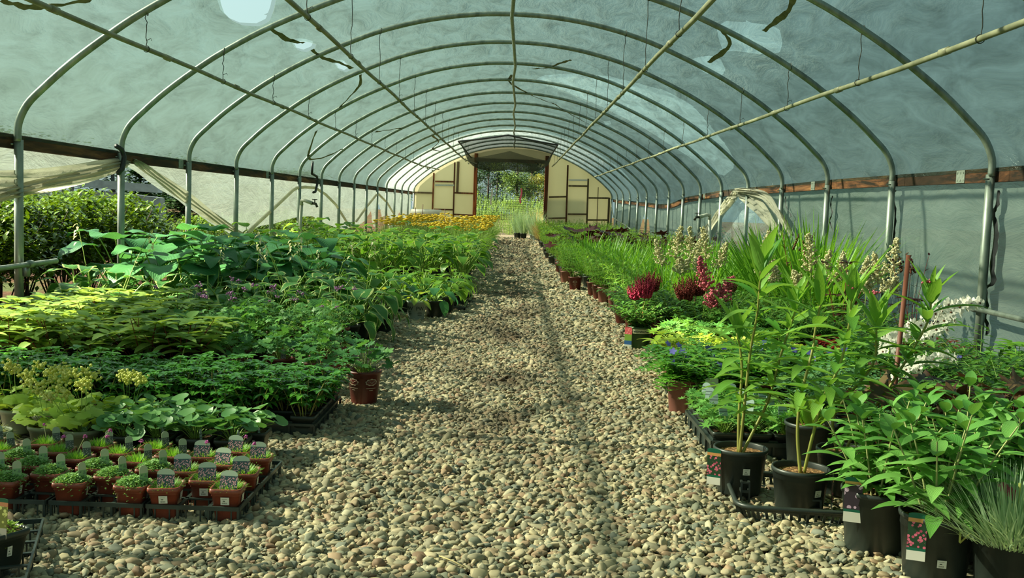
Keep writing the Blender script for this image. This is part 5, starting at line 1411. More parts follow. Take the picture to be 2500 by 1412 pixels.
species('phlox', 3, lambda r: upright(r, 'phlox', 9, .31, .12, .135, .042, .5, .042, .8, 'stem_w', .10, lance, 5, True, .0038, .25, .45), 53)
species('dianthus', 1, lambda r: tuft(r, 'dianth', 950, .20, .0062, .14, .80, 0, bend=.45, seg=3) , 54)
species('heller', 1, lambda r: blades(r, 'hosta_pale', 12, .17, .05, .03, 1.0, .4), 55)
# carry tray with milkweeds -------------------------------------------------
def carry_tray(cx, cy, w, d, rz, z=0.0):
    t = thing('carry_tray', 'black slotted carry tray holding the tall milkweed pots', 'tray', (cx, cy, z), rz)
    def rr(k, w, d, c=.06, n=6):
        pts = []
        for qx, qy, a0 in ((1, 1, 0), (-1, 1, PI / 2), (-1, -1, PI), (1, -1, 1.5 * PI)):
            for i in range(n + 1):
                a = a0 + PI / 2 * i / n; pts.append((qx * (w / 2 - c) + c * math.cos(a), qy * (d / 2 - c) + c * math.sin(a), k))
        return pts + [pts[0]]
    mb = MB(); top = rr(.052, w, d); n = len(top)
    mb.tube([(p[0], p[1], p[2]) for p in top], .0085, n=8, cap=False)
    lo = rr(.044, w * .985, d * .985); mb.grid([[(p[0], p[1], .056) for p in top], [(p[0] * .985, p[1] * .985, .038) for p in top]])
    link('rim', mb.build('rim', M['black']), t)
    mb = MB(); bot = rr(.006, w * .94, d * .94); mb.tube(bot, .007, n=6, cap=False)
    # slats
    per = 0; last = None; acc = 0
    for i in range(n - 1):
        a, b = V(top[i]), V(top[i + 1]); a2, b2 = V(bot[i]), V(bot[i + 1]); L = (b - a).length; m = max(1, int(L / .026))
        for j in range(m): u = j / m; mb.beam(a.lerp(b, u), a2.lerp(b2, u), .009, .004)
    link('slatted_wall', mb.build('slatted_wall', M['black'], False), t)
    cells = [(-.105, -.09), (.105, -.09), (-.105, .11), (.105, .11)]
    for (x, y) in cells:
        mb = MB(); ring = [(x + .088 * math.cos(a), y + .088 * math.sin(a), .006) for a in [2 * PI * i / 24 for i in range(25)]]; mb.tube(ring, .006, n=5, cap=False)
        ring2 = [(x + .050 * math.cos(a), y + .050 * math.sin(a), .006) for a in [2 * PI * i / 20 for i in range(21)]]; mb.tube(ring2, .003, n=5, cap=False)
        for i in range(12):
            a = i / 12 * 2 * PI; mb.beam((x + .03 * math.cos(a), y + .03 * math.sin(a), .006), (x + .088 * math.cos(a), y + .088 * math.sin(a), .006), .005, .003)
        link('pot_cell', mb.build('pot_cell', M['black'], False), t)
    for (x, y, ww, dd) in ((0, .01, .05, .05), (0, -.165, .05, .03), (0, .19, .05, .03), (-.20, .01, .03, .05), (.20, .01, .03, .05)):
        mb = MB()
        for qx in (-1, 1):
            for qy in (-1, 1): mb.beam((x + qx * ww / 2, y + qy * dd / 2, 0), (x + qx * ww / 2.4, y + qy * dd / 2.4, .075), .006, .006)
        for a, b in (((-1, -1), (1, -1)), ((1, -1), (1, 1)), ((1, 1), (-1, 1)), ((-1, 1), (-1, -1))):
            mb.beam((x + a[0] * ww / 2.4, y + a[1] * dd / 2.4, .075), (x + b[0] * ww / 2.4, y + b[1] * dd / 2.4, .075), .007, .006)
            mb.beam((x + a[0] * ww / 2.2, y + a[1] * dd / 2.2, .045), (x + b[0] * ww / 2.2, y + b[1] * dd / 2.2, .045), .005, .010)
        link('spacer', mb.build('spacer', M['black'], False), t)
    return t
carry_tray(1.03, 3.46, .50, .46, -.10)
def rel(o, px, py, dy=0.0):
    # point of the plant stem as seen in the photo, taken in the plant's own depth plane
    p = on_y(px, py, o[1] + dy); return (p.x - o[0], p.y - o[1], p.z)
Ms = [
 ((.832, 3.58), 'tall milkweed in black pot, left one in the slotted tray', [[(1805, 1100, 0), (1816, 1000, .0), (1832, 850, .02), (1850, 750, .0), (1858, 640, -.02)], [(1814, 1100, 0), (1835, 1050, .03), (1878, 960, .06), (1905, 860, .08), (1935, 770, .10), (1950, 720, .1)], [(1800, 1100, .01), (1805, 1000, .03), (1812, 900, .05), (1808, 840, .06), (1800, 800, .06)]], .03),
 ((.985, 3.36), 'tall milkweed in black pot, front one in the slotted tray', [[(1955, 1148, 0), (1948, 1050, .02), (1955, 960, .04), (1985, 840, .08), (1990, 800, .1), (2010, 700, .1)], [(1968, 1148, 0), (1985, 1050, -.02), (2010, 960, -.03), (2050, 880, -.04), (2072, 790, -.05), (2082, 705, -.06)]], .02),
 ((1.21, 3.62), 'tall milkweed in black pot, right one in the slotted tray', [[(2036, 1120, 0), (2038, 1000, .02), (2130, 880, .0), (2140, 800, 0), (2143, 760, 0)], [(2060, 1120, 0), (2090, 1040, -.02), (2160, 950, -.03), (2235, 830, -.05), (2270, 760, -.06), (2272, 700, -.07)]], .03)]
for i, ((x, y), lb, st, z) in enumerate(Ms):
    rn = random.Random(60 + i); lines = []
    pz = z + POT['blackbig']['fill']
    for s in st:
        q = [rel((x, y), a, b, c) for a, b, c in s]; q = [(a, b, c - pz) for a, b, c in q]; q[0] = (q[0][0] * .6, q[0][1] * .6, -.005); lines.append(q)
    species('milk%d' % i, 1, lambda r: milkweed(r, lines, .21, .041), 60 + i)
    tl = {0: (0, .05, 0), 1: (-.03, 0, 0), 2: (0, .02, 0)}[i]
    put('milk%d' % i, lb, 'potted plant', x, y, 0, 1, 'blackbig', 'tall milkweeds in the slotted tray', 'potted_milkweed', z=z - .02, stick=[('mid', -PI / 2 + (.05 if i == 0 else .45), .085)] if i < 2 else [], tags=[('milk', -.098, -.035, .035, .08, -.45, 1.05)] if i == 0 else ([('milk', .10, -.03, .03, .0, 1.35, 1.0)] if i == 1 else []))
# small pink-brown flower heads of the milkweeds
for i, (px, py, d, lb) in enumerate([(2083, 700, 3.30, 'front'), (2133, 715, 3.60, 'right-hand, inner stem'), (2272, 690, 3.55, 'right-hand, outer stem')]):
    p = on_y(px, py, d); mb = MB(); rn = random.Random(i)
    for j in range(26): mb.ball(V(p) + V((rn.gauss(0, .008), rn.gauss(0, .008), rn.gauss(0, .004))), .0042, rn.random(), .5, rn)
    own = [o for o in COL.objects if o.name.startswith('potted_milkweed')][1 if i == 0 else 2]
    c = link('flower_head', mb.build('flower_head', M['plume_pink']), own); c.location = -V(own.location)
# leafy pot behind
put('heller', 'broad upright leaves in black pot just behind the slotted tray', 'potted plant', 1.20, 3.99, 0, 1.1, 'blackmid', None, 'potted_leafy_plant')
# tray of cut-leaf geraniums with grey label backs
tag(link('pot_tray', TRAY['solid2'], None, (1.02, 4.40, 0), None, (1, 1, 1.7)), 'deep black tray of cut-leaved geraniums at the path edge', 'tray')
for j in range(5):
    for i in range(3):
        rn = random.Random(400 + j * 3 + i); x, y = 1.02 + (i - 1) * .125, 4.40 + (j - 2) * .125
        put('gercut', 'cut-leaved geranium, %s row back, %s column of the deep tray' % (ORD[j + 1], C3[i]), 'potted plant', x, y, rn.random() * 6, 1.05, 'sqblackbig', 'cut-leaved geraniums in the deep tray', 'potted_geranium', tags=[('back', rn.uniform(-.02, .02), -.01, .16, -.35, rn.uniform(-.5, .5), 1.05)] if (i + j) % 2 == 0 or j > 2 else [], tilt=(0, 0, 0), z=.012)
for k, (x, y) in enumerate([(1.33, 4.25), (1.52, 4.12), (1.70, 4.3), (1.46, 4.45), (1.64, 4.58), (1.86, 4.5), (1.32, 4.62), (1.50, 4.78), (1.82, 4.78), (2.05, 4.62)]):
    put('greyvar', 'grey-green small-leaved trailing plant, %s back from the milkweed tray' % ORD[k + 1], 'potted plant', x, y, k * 1.3, 1.15, 'black1', 'grey-green trailing plants', 'potted_trailing_plant', tags=[('back', .0, -.03, .22, -.3, .3, 1.2)] if k in (1, 2, 4) else [])
# vinca
vi = [(.86, 5.05), (1.06, 4.98), (1.26, 5.04), (.92, 5.27), (1.12, 5.22), (1.32, 5.28), (1.52, 5.15), (.90, 5.50), (1.12, 5.46), (1.34, 5.52), (1.56, 5.42), (1.10, 5.68), (1.34, 5.74), (1.56, 5.66), (1.76, 5.3), (1.78, 5.55)]
for k, (x, y) in enumerate(vi):
    put('vinca', 'blue-flowered periwinkle spilling from dusty red pot, %s nearest' % ORD[k + 1], 'potted plant', x, y, k * 1.9, 1.15, 'dusty' if k % 2 == 0 else 'sqblackbig', 'periwinkles by the path', 'potted_periwinkle', fz=.13)
t = link('plant_tag', TAGS['tag'] if 'tag' in TAGS else TAGS['blue'], None, (.98, 4.86, .04), (-.1, 0, .2), 1.3); t.data = t.data.copy(); t.data.materials[0] = M['white']
tag(t, 'tall white plastic label leaning among the periwinkle stems', 'plant label')
# lime foliage
for k, (x, y, s_) in enumerate([(.98, 6.02, 'limefern'), (1.00, 6.25, 'limecorydalis'), (1.25, 6.05, 'limecorydalis'), (1.48, 6.1, 'limecorydalis'), (1.70, 6.0, 'limecorydalis'), (1.24, 6.3, 'limecorydalis'), (1.5, 6.36, 'limecorydalis'), (1.92, 5.85, 'limecorydalis'), (1.95, 5.5, 'limecorydalis'), (2.12, 5.1, 'limecorydalis')]):
    put(s_, 'lime yellow foliage plant, %s beyond the periwinkles%s' % (ORD[k + 1], ', in dusty pot' if k < 2 else ''), 'potted plant', x, y, k, 1.1, 'dusty' if k < 2 else 'black1', 'lime foliage plants', 'potted_lime_plant', fz=.12)
for k, (x, y) in enumerate([(1.05, 6.58), (1.30, 6.62), (1.55, 6.66), (1.20, 6.88), (1.46, 6.92), (1.72, 6.42), (1.74, 6.85)]):
    put('gercut', 'cut-leaved green plant in maroon pot, %s behind the lime foliage' % ORD[k + 1], 'potted plant', x, y, k, 1.7, 'maroon', 'green plants behind lime foliage', 'potted_geranium')
# green printed pot at the path edge with crimson plumes
gp = on_z(1560, 852)
o = put('ast_leaf', 'crimson-plumed astilbe in dark green lettered pot at the path edge', 'potted plant', gp.x, gp.y, 0, 1.15, 'green', None, 'potted_astilbe', var=0, tags=[('blue', -.088, -.05, .02, -.02, -.5, 1.1)])
r_ = POT['green']['b'] + (POT['green']['r'] - POT['green']['b']) * .8
link('printed_text', wrap_text('MONROVIA', .023, r_ + .0012, .126, -PI / 2 + .05, 'ink'), potof(o))
rn = random.Random(9)
def spike_part(o, px, py, d, h, n, r, nm, m, lb=None):
    p = on_y(px, py, d); l = V(p) - V(o.location)
    c = link('flower_plume', spikes(rn, (l.x, l.y, l.z), h, n, r, m).build('flower_plume', M[m]), o)
    s = MB(); s.tube([(l.x * .3, l.y * .3, .15), (l.x, l.y, l.z + .03)], .003, n=4); link('flower_stem', s.build('flower_stem', M['stem_r']), o)
spike_part(o, 1574, 728, gp.y + .02, .22, 34, .09, '', 'plume_red')
spike_part(o, 1549, 732, gp.y + .06, .17, 18, .06, '', 'plume_red')
spike_part(o, 1590, 712, gp.y + .10, .19, 22, .08, '', 'plume_rust')
o = put('ast_leaf', 'rust-plumed astilbe behind the pink astilbe', 'potted plant', 1.28, 7.5, 1, 1.15, 'maroon', None, 'potted_astilbe', var=1)
spike_part(o, 1672, 735, 7.5, .21, 34, .10, '', 'plume_rust'); spike_part(o, 1702, 722, 7.6, .21, 24, .09, '', 'plume_rust')
o = put('ast_leaf', 'brown seed-headed astilbe in the mid right bed', 'potted plant', 1.66, 7.6, 1, 1.1, 'maroon', None, 'potted_astilbe', var=2)
spike_part(o, 1786, 715, 7.6, .12, 16, .05, '', 'plume_brown')
put('ast_pink', 'pink-plumed astilbe drooping over green foliage', 'potted plant', 1.33, 7.15, 0, 1.15, 'maroon', None, 'potted_astilbe')
for k, (x, y, s_, r) in enumerate([(1.26, 8.3, 'ast_cream', 0), (1.60, 8.2, 'ast_cream', 2.5), (1.50, 8.6, 'ast_cream', 4), (1.95, 8.0, 'ast_white', 0), (1.85, 7.5, 'ast_cream', 1), (2.10, 7.1, 'ast_cream', 3.5), (2.35, 7.3, 'ast_white', 2), (2.5, 6.9, 'ast_cream', 5), (2.25, 6.5, 'ast_white', 1.2)]):
    put(s_, 'cream-plumed astilbe, %s moving from the path toward the right wall' % ORD[k + 1], 'potted plant', x, y, r, 1.05, 'maroon', 'cream-plumed astilbes', 'potted_astilbe')
for k, (x, y) in enumerate([(.98, 7.75), (1.18, 7.8), (1.42, 7.85), (1.10, 8.1), (1.02, 8.45), (1.55, 7.3), (1.60, 7.0), (1.82, 7.1), (1.95, 6.7), (2.1, 7.5), (2.3, 7.8), (2.0, 8.3), (1.75, 8.0)]):
    put('ast_plain', 'leafy astilbe without flowers, %s among the plumed ones' % ORD[k + 1], 'potted plant', x, y, k * 2, 1.05, 'maroon', 'flowerless astilbes', 'potted_astilbe')
# mixed foliage toward the right wall
mix = [('redmat', 'small dark-red-leaved plant', [(1.98, 6.3), (2.2, 6.15), (2.42, 6.3), (2.15, 5.9), (2.4, 5.9), (2.62, 6.1), (2.62, 5.7), (1.95, 6.0)]), ('greenleaf', 'leafy green perennial near the right wall', [(2.0, 5.65), (2.22, 5.6), (2.05, 5.3), (2.3, 5.3), (2.5, 5.45), (2.3, 5.0), (2.55, 5.1), (2.75, 5.3), (2.2, 4.75), (2.45, 4.8), (2.7, 4.9), (2.85, 5.6)]), ('hostagr', 'broad-leaved green hosta near the right wall', [(2.35, 4.55), (2.62, 4.6)]),
       ('greenleaf', 'leafy green plant among the bronze leaves', [(1.65, 3.75), (1.85, 3.95), (2.05, 4.15), (1.62, 4.0), (2.1, 4.4)])]
for s_, lb, ps in mix:
    for k, (x, y) in enumerate(ps): put(s_ if s_ != 'greenleaf' else ['greenleaf', 'palemix', 'ast_plain', 'gercut', 'palemix', 'vinca'][k % 6], '%s, %s counted from left and back' % (lb, ORD[k + 1]), 'potted plant', x, y, k * 1.3, (1.1, .85, 1.3)[k % 3], 'black1', lb + 's', 'potted_foliage_plant')
put('actaea', 'dark-stemmed plant with brown seed spikes before the iris clump', 'potted plant', 2.22, 7.95, 0, 1.15, 'maroon', None, 'potted_bugbane')
put('actaea', 'dark-stemmed plant with brown seed spikes near the second right post', 'potted plant', 2.62, 6.75, 2, 1.0, 'maroon', None, 'potted_bugbane')
put('smokebush', 'purple-leaved shrub standing above the cream plumes', 'potted plant', 2.22, 6.85, 1, 1.05, 'maroon', None, 'potted_purple_shrub')
put('smokebush', 'purple-leaved shrub right of the brown stake', 'potted plant', 2.30, 5.75, 3, .8, 'maroon', None, 'potted_purple_shrub')
# stake and delphinium
a, b = on_y(2218, 625, 4.55), on_y(2172, 1050, 4.15); mb = MB(); mb.beam((b.x, b.y, .05), (a.x, a.y, a.z), .020, .014)
tag(link('stake', mb.build('stake', M['stake'])), 'flat brown wooden stake leaning among the milkweed tops', 'stake')
dl = (1.92, 4.72)
def dp(px, py, d): q = on_y(px, py, d); return (q.x - dl[0], q.y - dl[1], q.z - .16)
species('delph', 1, lambda r: delph(r, [[(0, 0, 0), dp(2215, 850, 4.7), dp(2290, 800, 4.75), dp(2330, 750, 4.8), dp(2375, 735, 4.85)], [(0, 0, 0), dp(2200, 930, 4.55), dp(2250, 880, 4.5), dp(2320, 870, 4.5)], [(.01, 0, 0), dp(2180, 900, 4.7), dp(2175, 830, 4.75), dp(2225, 800, 4.8), dp(2300, 740, 4.85)]]), 70)
put('delph', 'white double-flowered delphinium leaning toward the right wall', 'potted plant', dl[0], dl[1], 0, 1, 'maroon', None, 'potted_delphinium')
# bronze foliage and the front right corner
for k, (x, y) in enumerate([(1.40, 3.42), (1.60, 3.32), (1.55, 3.62), (1.78, 3.55), (1.80, 3.78), (1.95, 3.72), (1.42, 3.80)]):
    put('bronze', 'bronze maple-leaved plant, %s from the front right corner' % ORD[k + 1], 'potted plant', x, y, k * 2.2, .85, 'black1', 'bronze-leaved plants', 'potted_bronze_plant')
pa = on_z(2190, 1380, .0)
for k, (x, y, pt, tg) in enumerate([(1.21, 2.80, 'blackmid', ('milk', -.085, -.075, .075, -.05, -.35, 1.05)), (1.12, 3.03, 'blackmid', ('phlox', -.088, -.055, .10, .05, -.35, 1.1)), (1.37, 3.02, 'blackmid', None), (1.58, 3.08, 'blackmid', None), (1.45, 3.22, 'blackmid', None), (1.24, 3.22, 'black1', None)]):
    put('phlox', 'downy-stemmed green plant in black pot, %s' % ['nearest the camera with a green label', 'with pink-petal label beside the slotted tray', 'behind the blue-grey grassy mound', 'at the right picture edge', 'in the third row at right', 'closest behind the slotted tray'][k], 'potted plant', x, y, k * 1.3, 1.0 + (k in (0, 2)) * .08, pt, 'downy-stemmed green plants', 'potted_phlox', tags=[tg] if tg else [], stick=[('mid', -PI / 2 - .2, .06)] if k == 0 else [])
dm = (1.36, 2.68)
o = put('dianthus', 'blue-grey grassy mound with pink blooms, bottom right corner', 'potted plant', dm[0], dm[1], 0, 1.0, 'blackmid', None, 'potted_dianthus')
for k, (px, py) in enumerate([(2456, 1196), (2468, 1203), (2476, 1212), (2448, 1190)]):
    p = on_y(px, py, 2.72); mb = MB(); l = V(p) - V(o.location)
    mb.fan(l, UP, (-.2, -1, .5), PETAL5, .016, .6, .2, .1); c = link('flower', mb.build('flower', M['plume_pink']), o)
    s = MB(); s.tube([(l.x * .6, l.y, .2), l - V((0, -.003, .03)), l], .0018, .003, 4); link('flower_stem', s.build('flower_stem', M['stem_w']), o)
for k, (px, py, y1) in enumerate([(2423, 1250, 1275), (2425, 1300, 1325), (2385, 1285, 1305), (2470, 1230, 1265), (2490, 1180, 1215), (2440, 1225, 1250), (2345, 1300, 1320)]):
    p = on_y(px, py, 2.68); l = V(p) - V(o.location); s = MB(); s.tube([(l.x * .6, l.y * .6, .2), l - V((0, 0, .03)), l - V((0, 0, .028)), l], .0022, .0034, 5); link('bud', s.build('bud', M['froth']), o)
# grass blades and shoots further on
def rrow(y, x0, x1, pitch, sp, look, name, group, where, pot='black1', sc_=1.0, jit=.03):
    n = 0; x = x0
    while x < x1:
        rn = random.Random(int(y * 133) + n * 19 + 5)
        if x < .53 * y + .1: put(sp, '%s, %s from the path, %s' % (look, ORD[min(n + 1, 25)], where), 'potted plant', x + rn.uniform(-jit, jit), y + rn.uniform(-jit, jit), rn.random() * 6.28, sc_ * rn.uniform(.80, 1.18), pot if not callable(pot) else pot(n), group, name)
        n += 1; x += pitch
for k, (x, y) in enumerate([(2.38, 8.0), (2.2, 8.55), (2.52, 8.65), (2.35, 9.15)]):
    put('bladesbig', 'tall iris clump against the right wall, %s nearest' % ORD[k + 1], 'potted plant', x, y, k * 2, 1.0 if k else 1.08, 'blackmid', 'tall iris clumps', 'potted_iris')
for r, y in enumerate([8.9, 9.3, 9.7, 10.1, 10.5, 10.95, 11.4, 11.9]):
    rrow(y, 1.35 if r < 4 else 1.25, 2.62 if r > 2 else 2.05, .30, 'blades', 'sword-leaved iris', 'potted_iris', 'sword-leaved irises', '%s iris row' % ORD[r + 1], sc_=1.0)
edge = [(1.06, 9.85, 'black1', 'shoots'), (1.05, 10.45, 'dusty', 'shoots'), (.98, 10.85, 'dusty', 'shootsw'), (.96, 11.2, 'maroon', 'shootsw'), (.93, 11.6, 'maroon', 'shoots'), (.76, 12.35, 'maroon', 'shootsw'), (1.0, 12.2, 'maroon', 'shoots'), (.70, 13.4, 'dusty', 'shoots'), (.72, 13.9, 'maroon', 'shoots'), (.74, 14.6, 'black1', 'shootsw'), (.72, 15.4, 'maroon', 'ligul'), (.74, 16.2, 'dusty', 'shoots'), (1.10, 9.3, 'black1', 'shootsw'), (.98, 8.9, 'maroon', 'shootsw')]
for k, (x, y, pt, s_) in enumerate(edge):
    o = put(s_, 'leafy plant in %s pot at the right path edge, %s of that line' % ({'black1': 'black', 'dusty': 'dusty red', 'maroon': 'maroon'}[pt], ORD[k + 1]), 'potted plant', x, y, k * 1.1, 1.05, pt, 'plants lining the right path edge', 'potted_perennial', stick=[])
    if pt == 'maroon' and y < 13: emblem(potof(o), -PI / 2 - .1, .11, k=.9)
for r, y in enumerate([12.4, 12.8, 13.2, 13.65, 14.1]):
    rrow(y, 1.15 if y < 12.6 else .98, 2.65, .32, 'shoots' if r % 2 else 'blades', 'upright green perennial', 'potted_perennial', 'upright green perennials', '%s row past the irises' % ORD[r + 1], sc_=1.05)
for r, y in enumerate([14.7, 15.3, 15.9]):
    rrow(y, 1.3 - r * .15, 2.9, .42, 'ligul', 'dark purple-leaved ligularia', 'potted_ligularia', 'dark purple ligularias', '%s ligularia row' % ORD[r + 1], sc_=1.08, jit=.08)
y = 14.5; k = 0
while y < 30:
    rrow(y, .80 if y < 17 else .72, 2.75, .36 if y < 18 else .44, 'shootsfar', 'bushy light-green plant', 'potted_bushy_plant', 'bushy light-green plants on the right', '%s light row' % ORD[min(k + 1, 25)] + (' far end' if k > 24 else ''), sc_=1.1, jit=.05); y += .5 if y < 18 else .66; k += 1
# ---------------------------------------------------------------- outside
def bushmesh(rn, n, h, r, L, W, mat, stems=8, prof=ovate, seg=2, base=.1, stem='trunk'):
    f = MB(); s = MB()
    for i in range(stems):
        a = rn.random() * 6.28; q = rn.random(); s.tube([(0, 0, 0), (math.cos(a) * r * q * .5, math.sin(a) * r * q * .5, h * .5), (math.cos(a) * r * q, math.sin(a) * r * q, h * .9)], .008 * h, .003 * h, 4)
    for i in range(n):
        a = rn.random() * 6.28; e = rn.uniform(-.2, 1.57); k = rn.random() ** .4
        p = V((math.cos(a) * math.cos(e) * r * k, math.sin(a) * math.cos(e) * r * k, max(base * h, h * (.45 + .55 * math.sin(e) * k)) * rn.uniform(.85, 1.05)))
        f.leaf(p, pol(rn.random() * 6.28, rn.uniform(-.3, 1.1)), UP, L * rn.uniform(.7, 1.2), W, prof, seg, .4, .2, rn.random() * .6 + .4 * (p.z / h) ** 2)  # leaves tinted lighter towards the top, sunlight put into their colour
    return [('foliage', f, mat), ('branches', s, stem)]
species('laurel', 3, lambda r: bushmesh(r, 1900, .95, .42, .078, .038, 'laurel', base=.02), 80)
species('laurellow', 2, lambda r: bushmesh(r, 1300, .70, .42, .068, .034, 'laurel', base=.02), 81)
species('meadow', 2, lambda r: upright(r, 'bushl', 46, 1.25, .9, .13, .03, .35, .07, .6, sr=.006), 82)
species('strawgrass', 1, lambda r: blades(r, 'straw', 260, 1.2, .022, .5, 1.1, .6), 83)
species('wisp', 1, lambda r: blades(r, 'dianth', 130, .85, .012, .1, 1.2, .3), 84)
species('pinkgrass', 1, lambda r: blades(r, 'straw', 130, .55, .02, .14, 1.0, .5), 85)
def outp(sp, lb, cat, x, y, rz=0, s=1, group=None, name='shrub', var=None):
    return put(sp, lb, cat, x, y, rz, s, None, group, name, var)
k = 0
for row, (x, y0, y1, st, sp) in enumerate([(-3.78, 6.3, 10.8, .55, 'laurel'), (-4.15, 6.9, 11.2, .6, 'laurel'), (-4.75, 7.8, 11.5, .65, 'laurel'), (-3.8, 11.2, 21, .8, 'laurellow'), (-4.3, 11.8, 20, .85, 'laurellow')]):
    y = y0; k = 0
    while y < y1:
        rn = random.Random(row * 50 + k); outp(sp, 'glossy laurel with sunlit tops tinted yellow outside the left wall, %s along row %s' % (ORD[k + 1], ['one', 'two', 'three', 'four', 'five'][row]), 'shrub', x + rn.uniform(-.08, .08), y, rn.random() * 6, rn.uniform(.9, 1.08), 'laurels outside the left wall', 'laurel_shrub'); y += st; k += 1
k = 0
for (x, y) in [(3.9, 9.5), (4.1, 10.8), (3.8, 12.2), (4.2, 13.6), (3.9, 15.0), (4.3, 22.5), (4.0, 24.5)]:
    outp('laurellow', 'dim shrub seen through the clear film on the right, %s along' % ORD[k + 1], 'shrub', x, y, k, 1.15, 'shrubs beyond the right wall', 'laurel_shrub'); k += 1
# beyond the doorway
for k, (x, y, s) in enumerate([(-1.2, 36, 1.0), (-.3, 37, 1.05), (.6, 37.5, 1.0), (-.9, 39, 1.15), (.2, 40, 1.2), (1.2, 40, 1.0), (-2.0, 38, 1.1), (1.7, 38.5, .8), (-.1, 35.2, .55)]):
    outp('meadow', 'tall weedy meadow clump beyond the doorway, %s from the nearest left' % ORD[k + 1], 'bush', x, y, k, s, 'meadow clumps beyond the doorway', 'meadow_clump')
for k, (x, y) in enumerate([(1.35, 36.5), (1.9, 37.5), (1.0, 39)]): outp('strawgrass', 'straw-coloured grass clump right of the meadow plants, %s nearest' % ORD[k + 1], 'grass', x, y, k, .9, 'straw grass clumps', 'grass_clump')
for k, (x, y, sp, pt) in enumerate([(.28, 30.4, 'wisp', 'blackmid'), (.10, 30.6, 'wisp', 'blackmid'), (.55, 30.2, 'wisp', 'grey'), (.62, 29.4, 'wisp', 'grey'), (.80, 29.0, 'pinkgrass', 'maroon'), (.85, 28.2, 'pinkgrass', 'dusty'), (.72, 26.5, 'pinkgrass', 'maroon')]):
    put(sp, '%s near the doorway, %s pot of that line' % ('wispy grey grass' if sp == 'wisp' else 'pinkish grass', ORD[k + 1]), 'potted plant', x, y, k, 1.0, pt, 'potted grasses near the doorway', 'potted_grass')
# trees
def treemesh(rn, h, r, n, mat, base=.25, L=.5, conif=False):
    f = MB(); s = MB(); s.tube([(0, 0, 0), (.1, 0, h * .4), (0, .1, h * .75)], .035 * h * .6, .012 * h * .6, 7)
    blobs = []
    for i in range(26):
        a = rn.random() * 6.28; z = base + (1 - base) * rn.random(); k = (1 - z) if conif else math.sin(PI * min(1, (z - base) / (1 - base) * .9 + .08)) ** .7
        q = r * k * rn.uniform(.3, .95); blobs.append(V((math.cos(a) * q, math.sin(a) * q, z * h)))
        s.tube([(0, 0, z * h * .8), blobs[-1]], .012 * h * .4, .004 * h * .4, 4)
    for i in range(n):
        b = blobs[i % 26]; g = V((rn.gauss(0, 1), rn.gauss(0, 1), rn.gauss(0, .55))) * r * .20
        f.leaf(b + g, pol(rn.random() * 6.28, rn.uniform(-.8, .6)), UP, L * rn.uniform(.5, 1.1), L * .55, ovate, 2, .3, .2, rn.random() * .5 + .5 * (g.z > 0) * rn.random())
    return [('crown', f, mat), ('trunk', s, 'trunk')]
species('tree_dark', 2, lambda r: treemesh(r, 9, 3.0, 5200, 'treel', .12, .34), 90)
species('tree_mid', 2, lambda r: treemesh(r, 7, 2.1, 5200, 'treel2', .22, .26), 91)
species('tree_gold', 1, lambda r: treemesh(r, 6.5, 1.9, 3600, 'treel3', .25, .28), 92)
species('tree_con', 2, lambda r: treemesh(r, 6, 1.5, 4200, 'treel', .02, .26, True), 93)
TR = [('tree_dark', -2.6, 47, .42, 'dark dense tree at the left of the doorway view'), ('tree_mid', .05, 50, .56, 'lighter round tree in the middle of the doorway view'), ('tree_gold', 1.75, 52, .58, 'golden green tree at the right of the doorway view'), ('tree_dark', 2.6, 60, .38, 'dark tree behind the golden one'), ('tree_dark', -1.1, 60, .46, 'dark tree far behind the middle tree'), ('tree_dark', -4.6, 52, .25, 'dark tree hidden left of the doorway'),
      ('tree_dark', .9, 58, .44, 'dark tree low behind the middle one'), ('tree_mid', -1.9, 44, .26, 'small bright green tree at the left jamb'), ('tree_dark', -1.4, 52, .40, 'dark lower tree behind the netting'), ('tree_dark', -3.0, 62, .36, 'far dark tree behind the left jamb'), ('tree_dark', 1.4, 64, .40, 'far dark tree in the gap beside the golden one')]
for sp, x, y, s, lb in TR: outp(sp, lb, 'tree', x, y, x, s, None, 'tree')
for k, (x, y, s, sp) in enumerate([(-9.0, 16.8, .28, 'tree_con'), (-8.2, 22.5, .30, 'tree_con'), (-6.9, 21.4, .22, 'tree_con'), (-6.3, 24, .24, 'tree_con'), (-11.5, 18, .36, 'tree_con'), (-12.5, 21, .26, 'tree_dark'), (-10.5, 23.5, .26, 'tree_dark'), (-9, 28, .24, 'tree_dark'), (-14.5, 24, .32, 'tree_dark'), (-15, 19, .3, 'tree_dark'), (-10.4, 19.6, .26, 'tree_gold'), (-5.6, 27, .2, 'tree_con'), (-5.2, 30, .2, 'tree_con'), (-12.5, 15.0, .3, 'tree_con'), (-7.2, 33, .24, 'tree_dark'), (-17.5, 22, .34, 'tree_dark'), (-13.5, 27, .32, 'tree_dark'), (-8.6, 25.2, .24, 'tree_dark'), (-9.8, 14.0, .2, 'tree_con')]):
    outp(sp, 'small tree outside the left wall, %s counted from the vehicle outward' % ORD[k + 1], 'tree', x, y, k, (s * 2.3, s * 2.3, s * .86), 'trees outside the left wall', 'tree')
